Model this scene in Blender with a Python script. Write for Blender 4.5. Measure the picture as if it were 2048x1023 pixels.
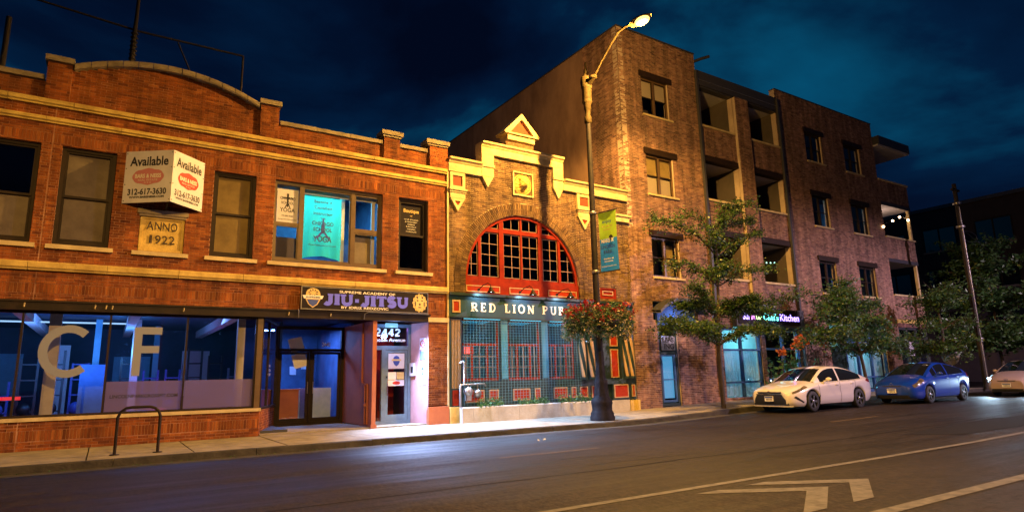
import bpy, bmesh, math, random
import numpy as np
from mathutils import Vector, Matrix
random.seed(7)
rng = np.random.default_rng(7)
SC = bpy.context.scene
for o in list(bpy.data.objects):
    bpy.data.objects.remove(o)
COL = SC.collection
V = Vector

# ------------------------------------------------------------------ camera
cam = bpy.data.cameras.new("camera")
cam.sensor_width = 36.0
cam.lens = 1245.0 / 2048.0 * 36.0
cam.clip_start = 0.1
cam.clip_end = 2000.0
CAM = V((0.0, -16.961, 1.30))
_r = V((0.84159922, -0.53963211, -0.02253731))
_d = V((0.08420277, 0.17230989, -0.98143731))
_f = V((0.53349849, 0.82407917, 0.19045439))
camo = bpy.data.objects.new("camera", cam)
COL.objects.link(camo)
camo.matrix_world = Matrix(((_r.x, -_d.x, -_f.x, CAM.x), (_r.y, -_d.y, -_f.y, CAM.y),
                            (_r.z, -_d.z, -_f.z, CAM.z), (0, 0, 0, 1)))
SC.camera = camo

# ------------------------------------------------------------------ world: night sky with broken cloud
world = bpy.data.worlds.new("World")
SC.world = world
world.use_nodes = True
wn, wl = world.node_tree.nodes, world.node_tree.links
wn.clear()
w_out = wn.new("ShaderNodeOutputWorld")
w_bg = wn.new("ShaderNodeBackground")
w_tc = wn.new("ShaderNodeTexCoord")
w_map = wn.new("ShaderNodeMapping")
w_map.inputs["Scale"].default_value = (1.6, 1.6, 3.4)
w_map.inputs["Location"].default_value = (5.89, 5.54, 1.42)
w_map.inputs["Rotation"].default_value = (0.12, -0.1, 0.35)
w_n = wn.new("ShaderNodeTexNoise")
w_n.inputs["Scale"].default_value = 0.8
w_n.inputs["Detail"].default_value = 8.0
w_n.inputs["Roughness"].default_value = 0.52
w_n.inputs["Distortion"].default_value = 0.5
w_r = wn.new("ShaderNodeValToRGB")
cr = w_r.color_ramp
cr.elements[0].position = 0.37
cr.elements[0].color = (0.0005, 0.0024, 0.011, 1)
cr.elements[1].position = 0.67
cr.elements[1].color = (0.0016, 0.088, 0.185, 1)
for p, c in ((0.44, (0.0006, 0.0050, 0.021, 1)), (0.51, (0.0008, 0.0115, 0.040, 1)), (0.58, (0.0012, 0.050, 0.112, 1))):
    e = cr.elements.new(p)
    e.color = c
w_sky = wn.new("ShaderNodeTexSky")
w_sky.sky_type = 'NISHITA'
w_sky.sun_disc = False
w_sky.sun_elevation = math.radians(-4.0)
w_sky.sun_rotation = math.radians(60.0)
w_mix = wn.new("ShaderNodeMixRGB")
w_mix.blend_type = 'ADD'
w_mix.inputs[0].default_value = 0.004
wl.new(w_tc.outputs["Generated"], w_map.inputs[0])
wl.new(w_map.outputs[0], w_n.inputs["Vector"])
wl.new(w_n.outputs[0], w_r.inputs[0])
wl.new(w_r.outputs[0], w_mix.inputs[1])
wl.new(w_sky.outputs[0], w_mix.inputs[2])
wl.new(w_mix.outputs[0], w_bg.inputs[0])
w_bg.inputs[1].default_value = 1.0
wl.new(w_bg.outputs[0], w_out.inputs[0])

# ------------------------------------------------------------------ exposure
SC.view_settings.view_transform = 'Standard'
SC.view_settings.look = 'None'
SC.view_settings.exposure = 0.0
SC.view_settings.gamma = 1.0
SC.view_settings.use_curve_mapping = False
SC.render.engine = 'CYCLES'
SC.cycles.max_bounces = 6
SC.cycles.diffuse_bounces = 3
SC.cycles.glossy_bounces = 3
SC.cycles.transmission_bounces = 4
SC.cycles.transparent_max_bounces = 16
SC.cycles.use_denoising = True
SC.cycles.sample_clamp_indirect = 4.0

# tunables for the lamps, seen and added (watts)
SODIUM = (1.0, 0.53, 0.105)
P_LAMP = 9300.0        # the street lamp in view
P_OPP = 17500.0        # unseen twin added across the road to light the left front
P_LED = 23000.0         # unseen whitish lamp added further along the far kerb
P_DOOR = 150.0

# ------------------------------------------------------------------ node materials
MATS = {}
def mat(name, base=(0.5, 0.5, 0.5), rough=0.6, metal=0.0, noise=None, bump=0.0, bscale=60.0, emit=None, estr=0.0,
        coat=0.0, spec=0.5, alpha=1.0, trans=0.0, island=0.0, stretch=(1, 1, 1), c2=None, nscale=8.0, detail=4.0, rvar=0.0):
    """Principled material; base colour broken up by object-space noise between base and c2."""
    if name in MATS:
        return MATS[name]
    m = bpy.data.materials.new(name)
    m.use_nodes = True
    n, l = m.node_tree.nodes, m.node_tree.links
    p = n["Principled BSDF"]
    p.inputs["Base Color"].default_value = (*base, 1)
    p.inputs["Roughness"].default_value = rough
    p.inputs["Metallic"].default_value = metal
    p.inputs["Specular IOR Level"].default_value = spec
    p.inputs["Coat Weight"].default_value = coat
    p.inputs["Coat Roughness"].default_value = 0.06
    p.inputs["Alpha"].default_value = alpha
    p.inputs["Transmission Weight"].default_value = trans
    tc = n.new("ShaderNodeTexCoord")
    mp = n.new("ShaderNodeMapping")
    mp.inputs["Scale"].default_value = stretch
    l.new(tc.outputs["Object"], mp.inputs[0])
    if c2 is not None:
        nz = n.new("ShaderNodeTexNoise")
        nz.inputs["Scale"].default_value = nscale
        nz.inputs["Detail"].default_value = detail
        nz.inputs["Roughness"].default_value = 0.65
        l.new(mp.outputs[0], nz.inputs["Vector"])
        rp = n.new("ShaderNodeValToRGB")
        rp.color_ramp.elements[0].position = 0.35
        rp.color_ramp.elements[0].color = (*base, 1)
        rp.color_ramp.elements[1].position = 0.68
        rp.color_ramp.elements[1].color = (*c2, 1)
        l.new(nz.outputs[0], rp.inputs[0])
        src = rp.outputs[0]
        if island:
            g = n.new("ShaderNodeNewGeometry")
            ml = n.new("ShaderNodeMath"); ml.operation = 'MULTIPLY_ADD'
            ml.inputs[1].default_value = island; ml.inputs[2].default_value = 1 - island / 2
            l.new(g.outputs["Random Per Island"], ml.inputs[0])
            hs = n.new("ShaderNodeHueSaturation")
            l.new(ml.outputs[0], hs.inputs["Value"]); l.new(src, hs.inputs["Color"])
            src = hs.outputs[0]
        l.new(src, p.inputs["Base Color"])
        if rvar:
            mr = n.new("ShaderNodeMapRange")
            mr.inputs["To Min"].default_value = rough - rvar
            mr.inputs["To Max"].default_value = rough + rvar
            l.new(nz.outputs[0], mr.inputs[0]); l.new(mr.outputs[0], p.inputs["Roughness"])
    if bump:
        bz = n.new("ShaderNodeTexNoise")
        bz.inputs["Scale"].default_value = bscale
        bz.inputs["Detail"].default_value = 3.0
        l.new(mp.outputs[0], bz.inputs["Vector"])
        bp = n.new("ShaderNodeBump")
        bp.inputs["Strength"].default_value = bump
        bp.inputs["Distance"].default_value = 0.02
        l.new(bz.outputs[0], bp.inputs["Height"])
        l.new(bp.outputs[0], p.inputs["Normal"])
    if emit is not None:
        p.inputs["Emission Color"].default_value = (*emit, 1)
        p.inputs["Emission Strength"].default_value = estr
    MATS[name] = m
    return m

def brick_mat(name, cols, mottling=0.5):
    """per-brick colour from the face attribute 'tint' plus a random value per object"""
    m = bpy.data.materials.new(name)
    m.use_nodes = True
    n, l = m.node_tree.nodes, m.node_tree.links
    p = n["Principled BSDF"]
    at = n.new("ShaderNodeAttribute"); at.attribute_name = "tint"
    oi = n.new("ShaderNodeObjectInfo")
    ad = n.new("ShaderNodeMath"); ad.operation = 'ADD'
    fr = n.new("ShaderNodeMath"); fr.operation = 'FRACT'
    l.new(at.outputs["Fac"], ad.inputs[0]); l.new(oi.outputs["Random"], ad.inputs[1]); l.new(ad.outputs[0], fr.inputs[0])
    rp = n.new("ShaderNodeValToRGB")
    rp.color_ramp.elements[0].color = (*cols[0], 1)
    rp.color_ramp.elements[1].color = (*cols[-1], 1)
    for i, c in enumerate(cols[1:-1]):
        e = rp.color_ramp.elements.new((i + 1) / (len(cols) - 1)); e.color = (*c, 1)
    l.new(fr.outputs[0], rp.inputs[0])
    g = n.new("ShaderNodeNewGeometry")
    nz = n.new("ShaderNodeTexNoise"); nz.inputs["Scale"].default_value = 0.9; nz.inputs["Detail"].default_value = 6
    nz.inputs["Roughness"].default_value = 0.7
    l.new(g.outputs["Position"], nz.inputs["Vector"])
    mr = n.new("ShaderNodeMapRange")
    mr.inputs["From Min"].default_value = 0.3; mr.inputs["From Max"].default_value = 0.7
    mr.inputs["To Min"].default_value = 1 - mottling; mr.inputs["To Max"].default_value = 1 + mottling * 0.6
    l.new(nz.outputs[0], mr.inputs[0])
    hs = n.new("ShaderNodeHueSaturation")
    # soot runs: vertical streaks of grime
    mps = n.new("ShaderNodeMapping"); mps.inputs["Scale"].default_value = (2.6, 2.6, 0.28)
    l.new(g.outputs["Position"], mps.inputs[0])
    ns = n.new("ShaderNodeTexNoise"); ns.inputs["Scale"].default_value = 1.0; ns.inputs["Detail"].default_value = 7; ns.inputs["Roughness"].default_value = 0.72
    l.new(mps.outputs[0], ns.inputs["Vector"])
    ms_ = n.new("ShaderNodeMapRange")
    ms_.inputs["From Min"].default_value = 0.42; ms_.inputs["From Max"].default_value = 0.62
    ms_.inputs["To Min"].default_value = 0.5; ms_.inputs["To Max"].default_value = 1.08
    l.new(ns.outputs[0], ms_.inputs[0])
    mm = n.new("ShaderNodeMath"); mm.operation = 'MULTIPLY'
    l.new(mr.outputs[0], mm.inputs[0]); l.new(ms_.outputs[0], mm.inputs[1])
    l.new(mm.outputs[0], hs.inputs["Value"]); l.new(rp.outputs[0], hs.inputs["Color"])
    l.new(hs.outputs[0], p.inputs["Base Color"])
    p.inputs["Roughness"].default_value = 0.85
    p.inputs["Specular IOR Level"].default_value = 0.25
    b2 = n.new("ShaderNodeTexNoise"); b2.inputs["Scale"].default_value = 45
    l.new(g.outputs["Position"], b2.inputs["Vector"])
    bp = n.new("ShaderNodeBump"); bp.inputs["Strength"].default_value = 0.5; bp.inputs["Distance"].default_value = 0.01
    l.new(b2.outputs[0], bp.inputs["Height"]); l.new(bp.outputs[0], p.inputs["Normal"])
    return m

def glass_mat(name, tint=(1, 1, 1), refl=1.0, rough=0.02):
    m = bpy.data.materials.new(name)
    m.use_nodes = True
    n, l = m.node_tree.nodes, m.node_tree.links
    n.clear()
    o = n.new("ShaderNodeOutputMaterial")
    t = n.new("ShaderNodeBsdfTransparent"); t.inputs[0].default_value = (*tint, 1)
    gl = n.new("ShaderNodeBsdfGlossy"); gl.inputs["Roughness"].default_value = rough
    lw = n.new("ShaderNodeLayerWeight"); lw.inputs[0].default_value = 0.5
    pw = n.new("ShaderNodeMath"); pw.operation = 'POWER'; pw.inputs[1].default_value = 5.0
    l.new(lw.outputs["Facing"], pw.inputs[0])
    ml = n.new("ShaderNodeMath"); ml.operation = 'MULTIPLY_ADD'; ml.inputs[1].default_value = 0.9 * refl; ml.inputs[2].default_value = 0.04 * refl
    l.new(pw.outputs[0], ml.inputs[0])
    mx = n.new("ShaderNodeMixShader")
    l.new(ml.outputs[0], mx.inputs[0]); l.new(t.outputs[0], mx.inputs[1]); l.new(gl.outputs[0], mx.inputs[2])
    l.new(mx.outputs[0], o.inputs[0])
    return m

def film_mat(name, col, op):
    """translucent printed film: part see-through, part diffuse"""
    m = bpy.data.materials.new(name)
    m.use_nodes = True
    n, l = m.node_tree.nodes, m.node_tree.links
    n.clear()
    o = n.new("ShaderNodeOutputMaterial")
    t = n.new("ShaderNodeBsdfTransparent")
    d = n.new("ShaderNodeBsdfDiffuse"); d.inputs[0].default_value = (*col, 1)
    tr = n.new("ShaderNodeBsdfTranslucent"); tr.inputs[0].default_value = (*col, 1)
    a = n.new("ShaderNodeMixShader"); a.inputs[0].default_value = 0.5
    l.new(d.outputs[0], a.inputs[1]); l.new(tr.outputs[0], a.inputs[2])
    mx = n.new("ShaderNodeMixShader"); mx.inputs[0].default_value = op
    l.new(t.outputs[0], mx.inputs[1]); l.new(a.outputs[0], mx.inputs[2]); l.new(mx.outputs[0], o.inputs[0])
    return m

def leaf_mat(name, c1, c2, c3):
    m = bpy.data.materials.new(name)
    m.use_nodes = True
    n, l = m.node_tree.nodes, m.node_tree.links
    n.clear()
    o = n.new("ShaderNodeOutputMaterial")
    g = n.new("ShaderNodeNewGeometry")
    rp = n.new("ShaderNodeValToRGB")
    rp.color_ramp.elements[0].color = (*c1, 1); rp.color_ramp.elements[1].color = (*c3, 1)
    e = rp.color_ramp.elements.new(0.5); e.color = (*c2, 1)
    l.new(g.outputs["Random Per Island"], rp.inputs[0])
    d = n.new("ShaderNodeBsdfPrincipled"); d.inputs["Roughness"].default_value = 0.45
    l.new(rp.outputs[0], d.inputs["Base Color"])
    t = n.new("ShaderNodeBsdfTranslucent"); l.new(rp.outputs[0], t.inputs[0])
    mx = n.new("ShaderNodeMixShader"); mx.inputs[0].default_value = 0.3
    l.new(d.outputs[0], mx.inputs[1]); l.new(t.outputs[0], mx.inputs[2]); l.new(mx.outputs[0], o.inputs[0])
    return m

M = dict(
    brick_red=brick_mat("red_brick", [(0.14, 0.034, 0.009), (0.32, 0.088, 0.017), (0.22, 0.056, 0.012), (0.38, 0.122, 0.028), (0.17, 0.040, 0.011)], 0.45),
    brick_tan=brick_mat("tan_brick", [(0.075, 0.04, 0.024), (0.20, 0.115, 0.055), (0.12, 0.065, 0.035), (0.25, 0.15, 0.07), (0.09, 0.045, 0.03)], 0.35),
    brick_brown=brick_mat("brown_brick", [(0.12, 0.06, 0.052), (0.31, 0.165, 0.115), (0.20, 0.105, 0.08), (0.38, 0.22, 0.16), (0.15, 0.07, 0.068)], 0.35),
    mortar_red=mat("mortar_red", (0.46, 0.24, 0.15), 0.95, c2=(0.15, 0.055, 0.032), nscale=1.3, bump=0.2),
    mortar_tan=mat("mortar_tan", (0.50, 0.38, 0.25), 0.95, c2=(0.36, 0.26, 0.17), nscale=2.0, bump=0.2),
    mortar_brown=mat("mortar_brown", (0.44, 0.34, 0.27), 0.95, c2=(0.32, 0.24, 0.2), nscale=2.0, bump=0.2),
    stone=mat("limestone", (0.60, 0.43, 0.12), 0.8, c2=(0.33, 0.215, 0.05), nscale=2.6, detail=8, bump=0.35, bscale=30),
    stone_pale=mat("pale_stone", (0.54, 0.43, 0.23), 0.75, c2=(0.36, 0.27, 0.13), nscale=3.0, detail=7, bump=0.25, bscale=30),
    coping=mat("coping_stone", (0.30, 0.24, 0.16), 0.85, c2=(0.14, 0.11, 0.075), nscale=3.5, detail=8, bump=0.35, bscale=25),
    stucco=mat("side_wall_brick", (0.34, 0.20, 0.13), 0.95, c2=(0.15, 0.08, 0.055), nscale=0.7, detail=8, bump=0.4, bscale=12, stretch=(1, 1, .45)),
    frame_dark=mat("dark_brown_frame", (0.014, 0.008, 0.006), 0.6, c2=(0.022, 0.012, 0.008), nscale=6, spec=0.2),
    frame_brown=mat("bronze_frame", (0.10, 0.06, 0.03), 0.4, c2=(0.07, 0.04, 0.02), nscale=6),
    black=mat("black_painted_steel", (0.010, 0.007, 0.007), 0.6, c2=(0.022, 0.013, 0.010), nscale=3, bump=0.1, spec=0.2),
    blackgloss=mat("black_gloss", (0.01, 0.01, 0.012), 0.15),
    glass=glass_mat("window_glass"),
    glass_dark=glass_mat("dark_glass", (0.25, 0.28, 0.32)),
    blind=mat("beige_blind", (0.19, 0.155, 0.115), 0.9, c2=(0.105, 0.082, 0.06), nscale=1.8, detail=7),
    blind_ochre=mat("ochre_blind", (0.24, 0.17, 0.06), 0.9, c2=(0.14, 0.095, 0.032), nscale=1.7, detail=7),
    red_wood=mat("red_painted_wood", (0.21, 0.017, 0.005), 0.75, c2=(0.14, 0.011, 0.004), nscale=5, bump=0.1, spec=0.12),
    red_bright=mat("bright_red_panel", (0.30, 0.027, 0.008), 0.7, c2=(0.22, 0.019, 0.006), nscale=4, spec=0.15),
    trim_buff=mat("buff_trim_paint", (0.40, 0.26, 0.14), 0.6, c2=(0.32, 0.20, 0.11), nscale=8),
    sash_buff=mat("pale_glazing_bar", (0.20, 0.115, 0.08), 0.6),
    letter_grey=mat("vinyl_letter", (0.19, 0.21, 0.28), 0.6),
    green_sign=mat("dark_green_board", (0.010, 0.040, 0.060), 0.5, c2=(0.014, 0.052, 0.076), nscale=3),
    green_wood=mat("dark_green_paint", (0.010, 0.024, 0.026), 0.4, c2=(0.016, 0.034, 0.034), nscale=4),
    gold=mat("gilded_letter", (0.72, 0.55, 0.25), 0.3, metal=0.3),
    concrete=mat("pavement_concrete", (0.29, 0.245, 0.165), 0.85, c2=(0.15, 0.125, 0.085), nscale=2.4, detail=12, bump=0.5, bscale=60, rvar=0.1),
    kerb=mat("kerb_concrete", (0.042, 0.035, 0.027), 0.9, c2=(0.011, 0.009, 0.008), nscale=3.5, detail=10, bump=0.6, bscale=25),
    planter=mat("planter_stone", (0.38, 0.355, 0.31), 0.85, c2=(0.26, 0.235, 0.195), nscale=2.2, detail=9, bump=0.4, bscale=20),
    yellow_paint=mat("yellow_road_paint", (0.11, 0.065, 0.012), 0.8, c2=(0.022, 0.016, 0.009), nscale=14, detail=8),
    white_paint=mat("white_road_paint", (0.115, 0.105, 0.105), 0.75, c2=(0.035, 0.031, 0.03), nscale=7, detail=9),
    tar=mat("tar_seam", (0.010, 0.0085, 0.008), 0.85, spec=0.1),
    white=mat("white_board", (0.66, 0.64, 0.72), 0.55, c2=(0.56, 0.54, 0.62), nscale=2.5),
    ink=mat("black_ink", (0.02, 0.018, 0.02), 0.6),
    red_ink=mat("red_print", (0.50, 0.030, 0.02), 0.5),
    pink_ink=mat("faded_red_print", (0.52, 0.20, 0.23), 0.6),
    white_ink=mat("white_print", (0.75, 0.72, 0.66), 0.5),
    purple_ink=mat("violet_print", (0.11, 0.13, 0.95), 0.5),
    blue_ink=mat("blue_print", (0.03, 0.06, 0.28), 0.5),
    gold_ink=mat("gold_print", (0.62, 0.44, 0.16), 0.5),
    sign_black=mat("black_sign_face", (0.012, 0.008, 0.010), 0.7, spec=0.2),
    metal=mat("galvanised_metal", (0.36, 0.35, 0.34), 0.4, metal=0.8, c2=(0.22, 0.2, 0.19), nscale=6),
    lamp_iron=mat("black_cast_iron", (0.010, 0.009, 0.012), 0.65, spec=0.15, c2=(0.024, 0.018, 0.018), nscale=7, bump=0.3, bscale=40),
    lamp_tan=mat("weathered_tan_paint", (0.042, 0.030, 0.014), 0.7, spec=0.1, c2=(0.025, 0.017, 0.008), nscale=7, bump=0.2),
    terracotta=mat("painted_stucco_orange", (0.38, 0.115, 0.04), 0.7, c2=(0.27, 0.075, 0.028), nscale=1.8, detail=8, bump=0.25),
    pink_wall=mat("painted_stucco_pink", (0.50, 0.27, 0.27), 0.75, c2=(0.40, 0.19, 0.19), nscale=2.2, detail=8, bump=0.25),
    cyan_glow_tint=mat("teal_glow_tint", (0.05, 0.20, 0.27), 0.5, c2=(0.035, 0.15, 0.21), nscale=4),  # cyan light on pub posts and gym panels put into the colour
    steel_blue=mat("painted_door_frame", (0.12, 0.17, 0.20), 0.35, c2=(0.09, 0.12, 0.15), nscale=5),
    bark=mat("grey_brown_bark", (0.075, 0.052, 0.035), 0.9, c2=(0.035, 0.024, 0.017), nscale=20, detail=8, bump=0.8, bscale=40, stretch=(1, 1, 0.3)),
    wood_pole=mat("weathered_pole_wood", (0.03, 0.022, 0.02), 0.9, c2=(0.014, 0.011, 0.01), nscale=14, detail=8, bump=0.5, stretch=(1, 1, 0.1)),
    leaf_a=leaf_mat("locust_leaves", (0.012, 0.040, 0.008), (0.030, 0.080, 0.014), (0.07, 0.11, 0.022)),
    leaf_b=leaf_mat("dense_tree_leaves", (0.014, 0.058, 0.022), (0.035, 0.105, 0.030), (0.09, 0.13, 0.045)),
    leaf_c=leaf_mat("deep_green_leaves", (0.018, 0.055, 0.014), (0.036, 0.09, 0.022), (0.07, 0.125, 0.03)),  # one green mix for far trees, basket and gutter leaves
    leaf_d=leaf_mat("planter_leaves", (0.03, 0.10, 0.03), (0.05, 0.15, 0.05), (0.10, 0.20, 0.05)),
    petal_red=leaf_mat("red_petals", (0.16, 0.005, 0.02), (0.26, 0.01, 0.02), (0.34, 0.04, 0.03)),
    petal_cream=leaf_mat("cream_petals", (0.16, 0.14, 0.05), (0.30, 0.25, 0.12), (0.42, 0.34, 0.26)),
    petal_orange=leaf_mat("orange_petals", (0.60, 0.10, 0.02), (0.70, 0.17, 0.03), (0.70, 0.28, 0.10)),
    rubber=mat("tyre_rubber", (0.012, 0.012, 0.013), 0.7),
    alloy=mat("alloy_rim", (0.30, 0.31, 0.33), 0.3, metal=0.85),
    chrome=mat("chrome", (0.55, 0.55, 0.56), 0.12, metal=1.0),
    car_black=mat("black_trim", (0.010, 0.010, 0.012), 0.4),
    car_glass=mat("car_window_glass", (0.008, 0.010, 0.013), 0.06, spec=0.6),
    floor_dark=mat("dark_rubber_floor", (0.03, 0.03, 0.035), 0.6),
    room_blue=mat("blue_room_wall", (0.05, 0.11, 0.22), 0.7, c2=(0.02, 0.035, 0.09), nscale=1.2),
    gym_wall=mat("gym_wall", (0.010, 0.022, 0.055), 0.7, c2=(0.004, 0.008, 0.022), nscale=1.0),
    inset_red=mat("red_inset_panel", (0.24, 0.045, 0.012), 0.8, c2=(0.17, 0.03, 0.009), nscale=4),
    room_dark=mat("dark_room_wall", (0.05, 0.04, 0.05), 0.8),
    room_pale=mat("pale_room_wall", (0.50, 0.50, 0.50), 0.8),
    beige=mat("beige_column_paint", (0.30, 0.27, 0.24), 0.7, c2=(0.24, 0.21, 0.18), nscale=3),
    teal_cloth=mat("teal_cloth", (0.10, 0.52, 0.44), 0.9, c2=(0.34, 0.68, 0.58), nscale=2.0, detail=2, stretch=(1.8, 1, 0.7)),
    roof_felt=mat("roof_felt", (0.05, 0.045, 0.042), 0.95),
    concrete_soffit=mat("balcony_soffit", (0.42, 0.40, 0.42), 0.8, c2=(0.34, 0.32, 0.34), nscale=1.5),
    taupe=mat("taupe_render", (0.07, 0.054, 0.048), 0.85, c2=(0.05, 0.04, 0.035), nscale=1.5),
    parapet_dark=mat("dark_metal_fascia", (0.035, 0.035, 0.045), 0.5),
    awning_blue=mat("blue_canvas", (0.03, 0.10, 0.26), 0.7, c2=(0.022, 0.075, 0.21), nscale=3),
    curtain=mat("pleated_curtain", (0.34, 0.46, 0.52), 0.85, c2=(0.26, 0.38, 0.45), nscale=4),
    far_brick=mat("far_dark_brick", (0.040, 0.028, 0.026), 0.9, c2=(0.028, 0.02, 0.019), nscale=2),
)
def emis(name, col, s):
    return mat(name, (0.02, 0.02, 0.02), 0.5, emit=col, estr=s)
# ------------------------------------------------------------------ object helpers
def tag(o, label=None, cat=None, group=None, kind=None):
    if label: o["label"] = label
    if cat: o["category"] = cat
    if group: o["group"] = group
    if kind: o["kind"] = kind
    return o

def thing(name, label, cat, loc=(0, 0, 0), rz=0.0, group=None):
    o = bpy.data.objects.new(name, None)
    o.empty_display_size = 0.2
    COL.objects.link(o)
    o.location = loc
    o.rotation_euler = (0, 0, rz)
    return tag(o, label, cat, group)

def root_loc(o):
    v = V((0, 0, 0))
    while o is not None:
        v += o.location
        o = o.parent
    return v

class MB:
    """collects polygons and links them as one mesh object"""
    def __init__(s):
        s.v, s.f, s.mi, s.sm, s.tint = [], [], [], [], None
    def face(s, pts, mi=0, smooth=False):
        k = len(s.v)
        s.v += [tuple(p) for p in pts]
        s.f.append(tuple(range(k, k + len(pts)))); s.mi.append(mi); s.sm.append(smooth)
    def grid(s, rows, mi=0, smooth=True, closed=False):
        k = len(s.v); n = len(rows[0])
        for r in rows: s.v += [tuple(p) for p in r]
        for i in range(len(rows) - 1):
            for j in range(n if closed else n - 1):
                a = k + i * n + j; b = k + i * n + (j + 1) % n
                s.f.append((a, b, b + n, a + n)); s.mi.append(mi); s.sm.append(smooth)
    def box(s, x0, x1, y0, y1, z0, z1, mi=0):
        if x0 > x1: x0, x1 = x1, x0
        if y0 > y1: y0, y1 = y1, y0
        if z0 > z1: z0, z1 = z1, z0
        k = len(s.v)
        s.v += [(x, y, z) for z in (z0, z1) for y in (y0, y1) for x in (x0, x1)]
        for f in ((0, 2, 3, 1), (4, 5, 7, 6), (0, 1, 5, 4), (2, 6, 7, 3), (0, 4, 6, 2), (1, 3, 7, 5)):
            s.f.append(tuple(k + i for i in f)); s.mi.append(mi); s.sm.append(False)
    def obox(s, c, u, v, w, mi=0):
        """box about c with half-axis vectors u v w"""
        c, u, v, w = V(c), V(u), V(v), V(w)
        k = len(s.v)
        s.v += [tuple(c + u * a + v * b + w * d) for d in (-1, 1) for b in (-1, 1) for a in (-1, 1)]
        for f in ((0, 2, 3, 1), (4, 5, 7, 6), (0, 1, 5, 4), (2, 6, 7, 3), (0, 4, 6, 2), (1, 3, 7, 5)):
            s.f.append(tuple(k + i for i in f)); s.mi.append(mi); s.sm.append(False)
    def prism(s, poly, a, b, fr=None, mi=0):
        """poly of (u, z) in the facade plane, extruded from y=a (front) to y=b"""
        k = len(s.v); n = len(poly)
        s.v += [(x, a, z) for x, z in poly] + [(x, b, z) for x, z in poly]
        s.f.append(tuple(range(k, k + n))); s.mi.append(mi); s.sm.append(False)
        s.f.append(tuple(reversed(range(k + n, k + 2 * n)))); s.mi.append(mi); s.sm.append(False)
        for i in range(n):
            j = (i + 1) % n
            s.f.append((k + i, k + n + i, k + n + j, k + j)); s.mi.append(mi); s.sm.append(False)
    def tube(s, pts, r, n=8, mi=0, caps=True, smooth=True):
        pts = [V(p) for p in pts]
        rs = r if isinstance(r, (list, tuple)) else [r] * len(pts)
        rows = []
        pu = None
        for i, p in enumerate(pts):
            t = (pts[min(i + 1, len(pts) - 1)] - pts[max(i - 1, 0)]).normalized()
            if pu is None:
                pu = t.orthogonal().normalized()
            pu = (pu - t * pu.dot(t))
            pu = pu.normalized() if pu.length > 1e-6 else t.orthogonal().normalized()
            w = t.cross(pu)
            rows.append([p + (pu * math.cos(2 * math.pi * j / n) + w * math.sin(2 * math.pi * j / n)) * rs[i] for j in range(n)])
        s.grid(rows, mi, smooth, closed=True)
        if caps:
            s.face(list(reversed(rows[0])), mi); s.face(rows[-1], mi)
    def lathe(s, prof, c=(0, 0, 0), n=20, axis='z', mi=0, smooth=True, flute=0.0, nf=0, caps=True):
        c = V(c); rows = []
        for r, h in prof:
            row = []
            for j in range(n):
                a = 2 * math.pi * j / n
                rr = r * (1 + flute * math.cos(a * nf)) if nf else r
                x, y = rr * math.cos(a), rr * math.sin(a)
                row.append(c + (V((x, y, h)) if axis == 'z' else V((x, h, y)) if axis == 'y' else V((h, x, y))))
            rows.append(row)
        s.grid(rows, mi, smooth, closed=True)
        if not caps: return
        if prof[0][0] > 1e-4: s.face(list(reversed(rows[0])), mi)
        if prof[-1][0] > 1e-4: s.face(rows[-1], mi)
    def sphere(s, c, r, n=10, m=7, mi=0, sc=(1, 1, 1)):
        c = V(c)
        rows = []
        for i in range(m + 1):
            t = math.pi * i / m
            rows.append([c + V((r * sc[0] * math.sin(t) * math.cos(2 * math.pi * j / n), r * sc[1] * math.sin(t) * math.sin(2 * math.pi * j / n), -r * sc[2] * math.cos(t))) for j in range(n)])
        s.grid(rows, mi, True, closed=True)
    def build(s, name, m, parent=None, label=None, cat=None, group=None, kind=None, local=False, subsurf=0):
        off = V((0, 0, 0)) if (parent is None or local) else root_loc(parent)
        me = bpy.data.meshes.new(name)
        va = np.array(s.v, dtype=np.float64) - np.array(off)
        me.from_pydata(va.tolist(), [], s.f)
        for q in (m if isinstance(m, (list, tuple)) else [m]):
            me.materials.append(M[q] if isinstance(q, str) else q)
        me.polygons.foreach_set("material_index", s.mi)
        me.polygons.foreach_set("use_smooth", s.sm)
        if s.tint is not None:
            at = me.attributes.new("tint", 'FLOAT', 'FACE')
            at.data.foreach_set("value", s.tint)
        me.update()
        o = bpy.data.objects.new(name, me)
        COL.objects.link(o)
        if parent is not None: o.parent = parent
        if subsurf:
            md = o.modifiers.new("smooth", 'SUBSURF'); md.levels = subsurf; md.render_levels = subsurf
        return tag(o, label, cat, group, kind)

def bx(name, m, parent, *b, **kw):
    a = MB(); a.box(*b)
    return a.build(name, m, parent, **kw)

def copy_tree(o, parent=None):
    c = o.copy(); COL.objects.link(c)
    if parent is not None: c.parent = parent
    for ch in list(o.children):
        copy_tree(ch, c)
    return c

def light(name, kind, loc, power, col, size=0.2, target=None, spot=None, blend=0.5, parent=None):
    d = bpy.data.lights.new(name, kind)
    d.energy = power; d.color = col
    if kind == 'AREA':
        d.size = size
    else:
        d.shadow_soft_size = size
    if kind == 'SPOT':
        d.spot_size = math.radians(spot); d.spot_blend = blend
    o = bpy.data.objects.new(name, d); COL.objects.link(o)
    o.location = loc
    if target is not None:
        o.rotation_euler = (V(target) - V(loc)).to_track_quat('-Z', 'Y').to_euler()
    if parent is not None:
        o.parent = parent; o.location = V(loc) - root_loc(parent)
    return o

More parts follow.
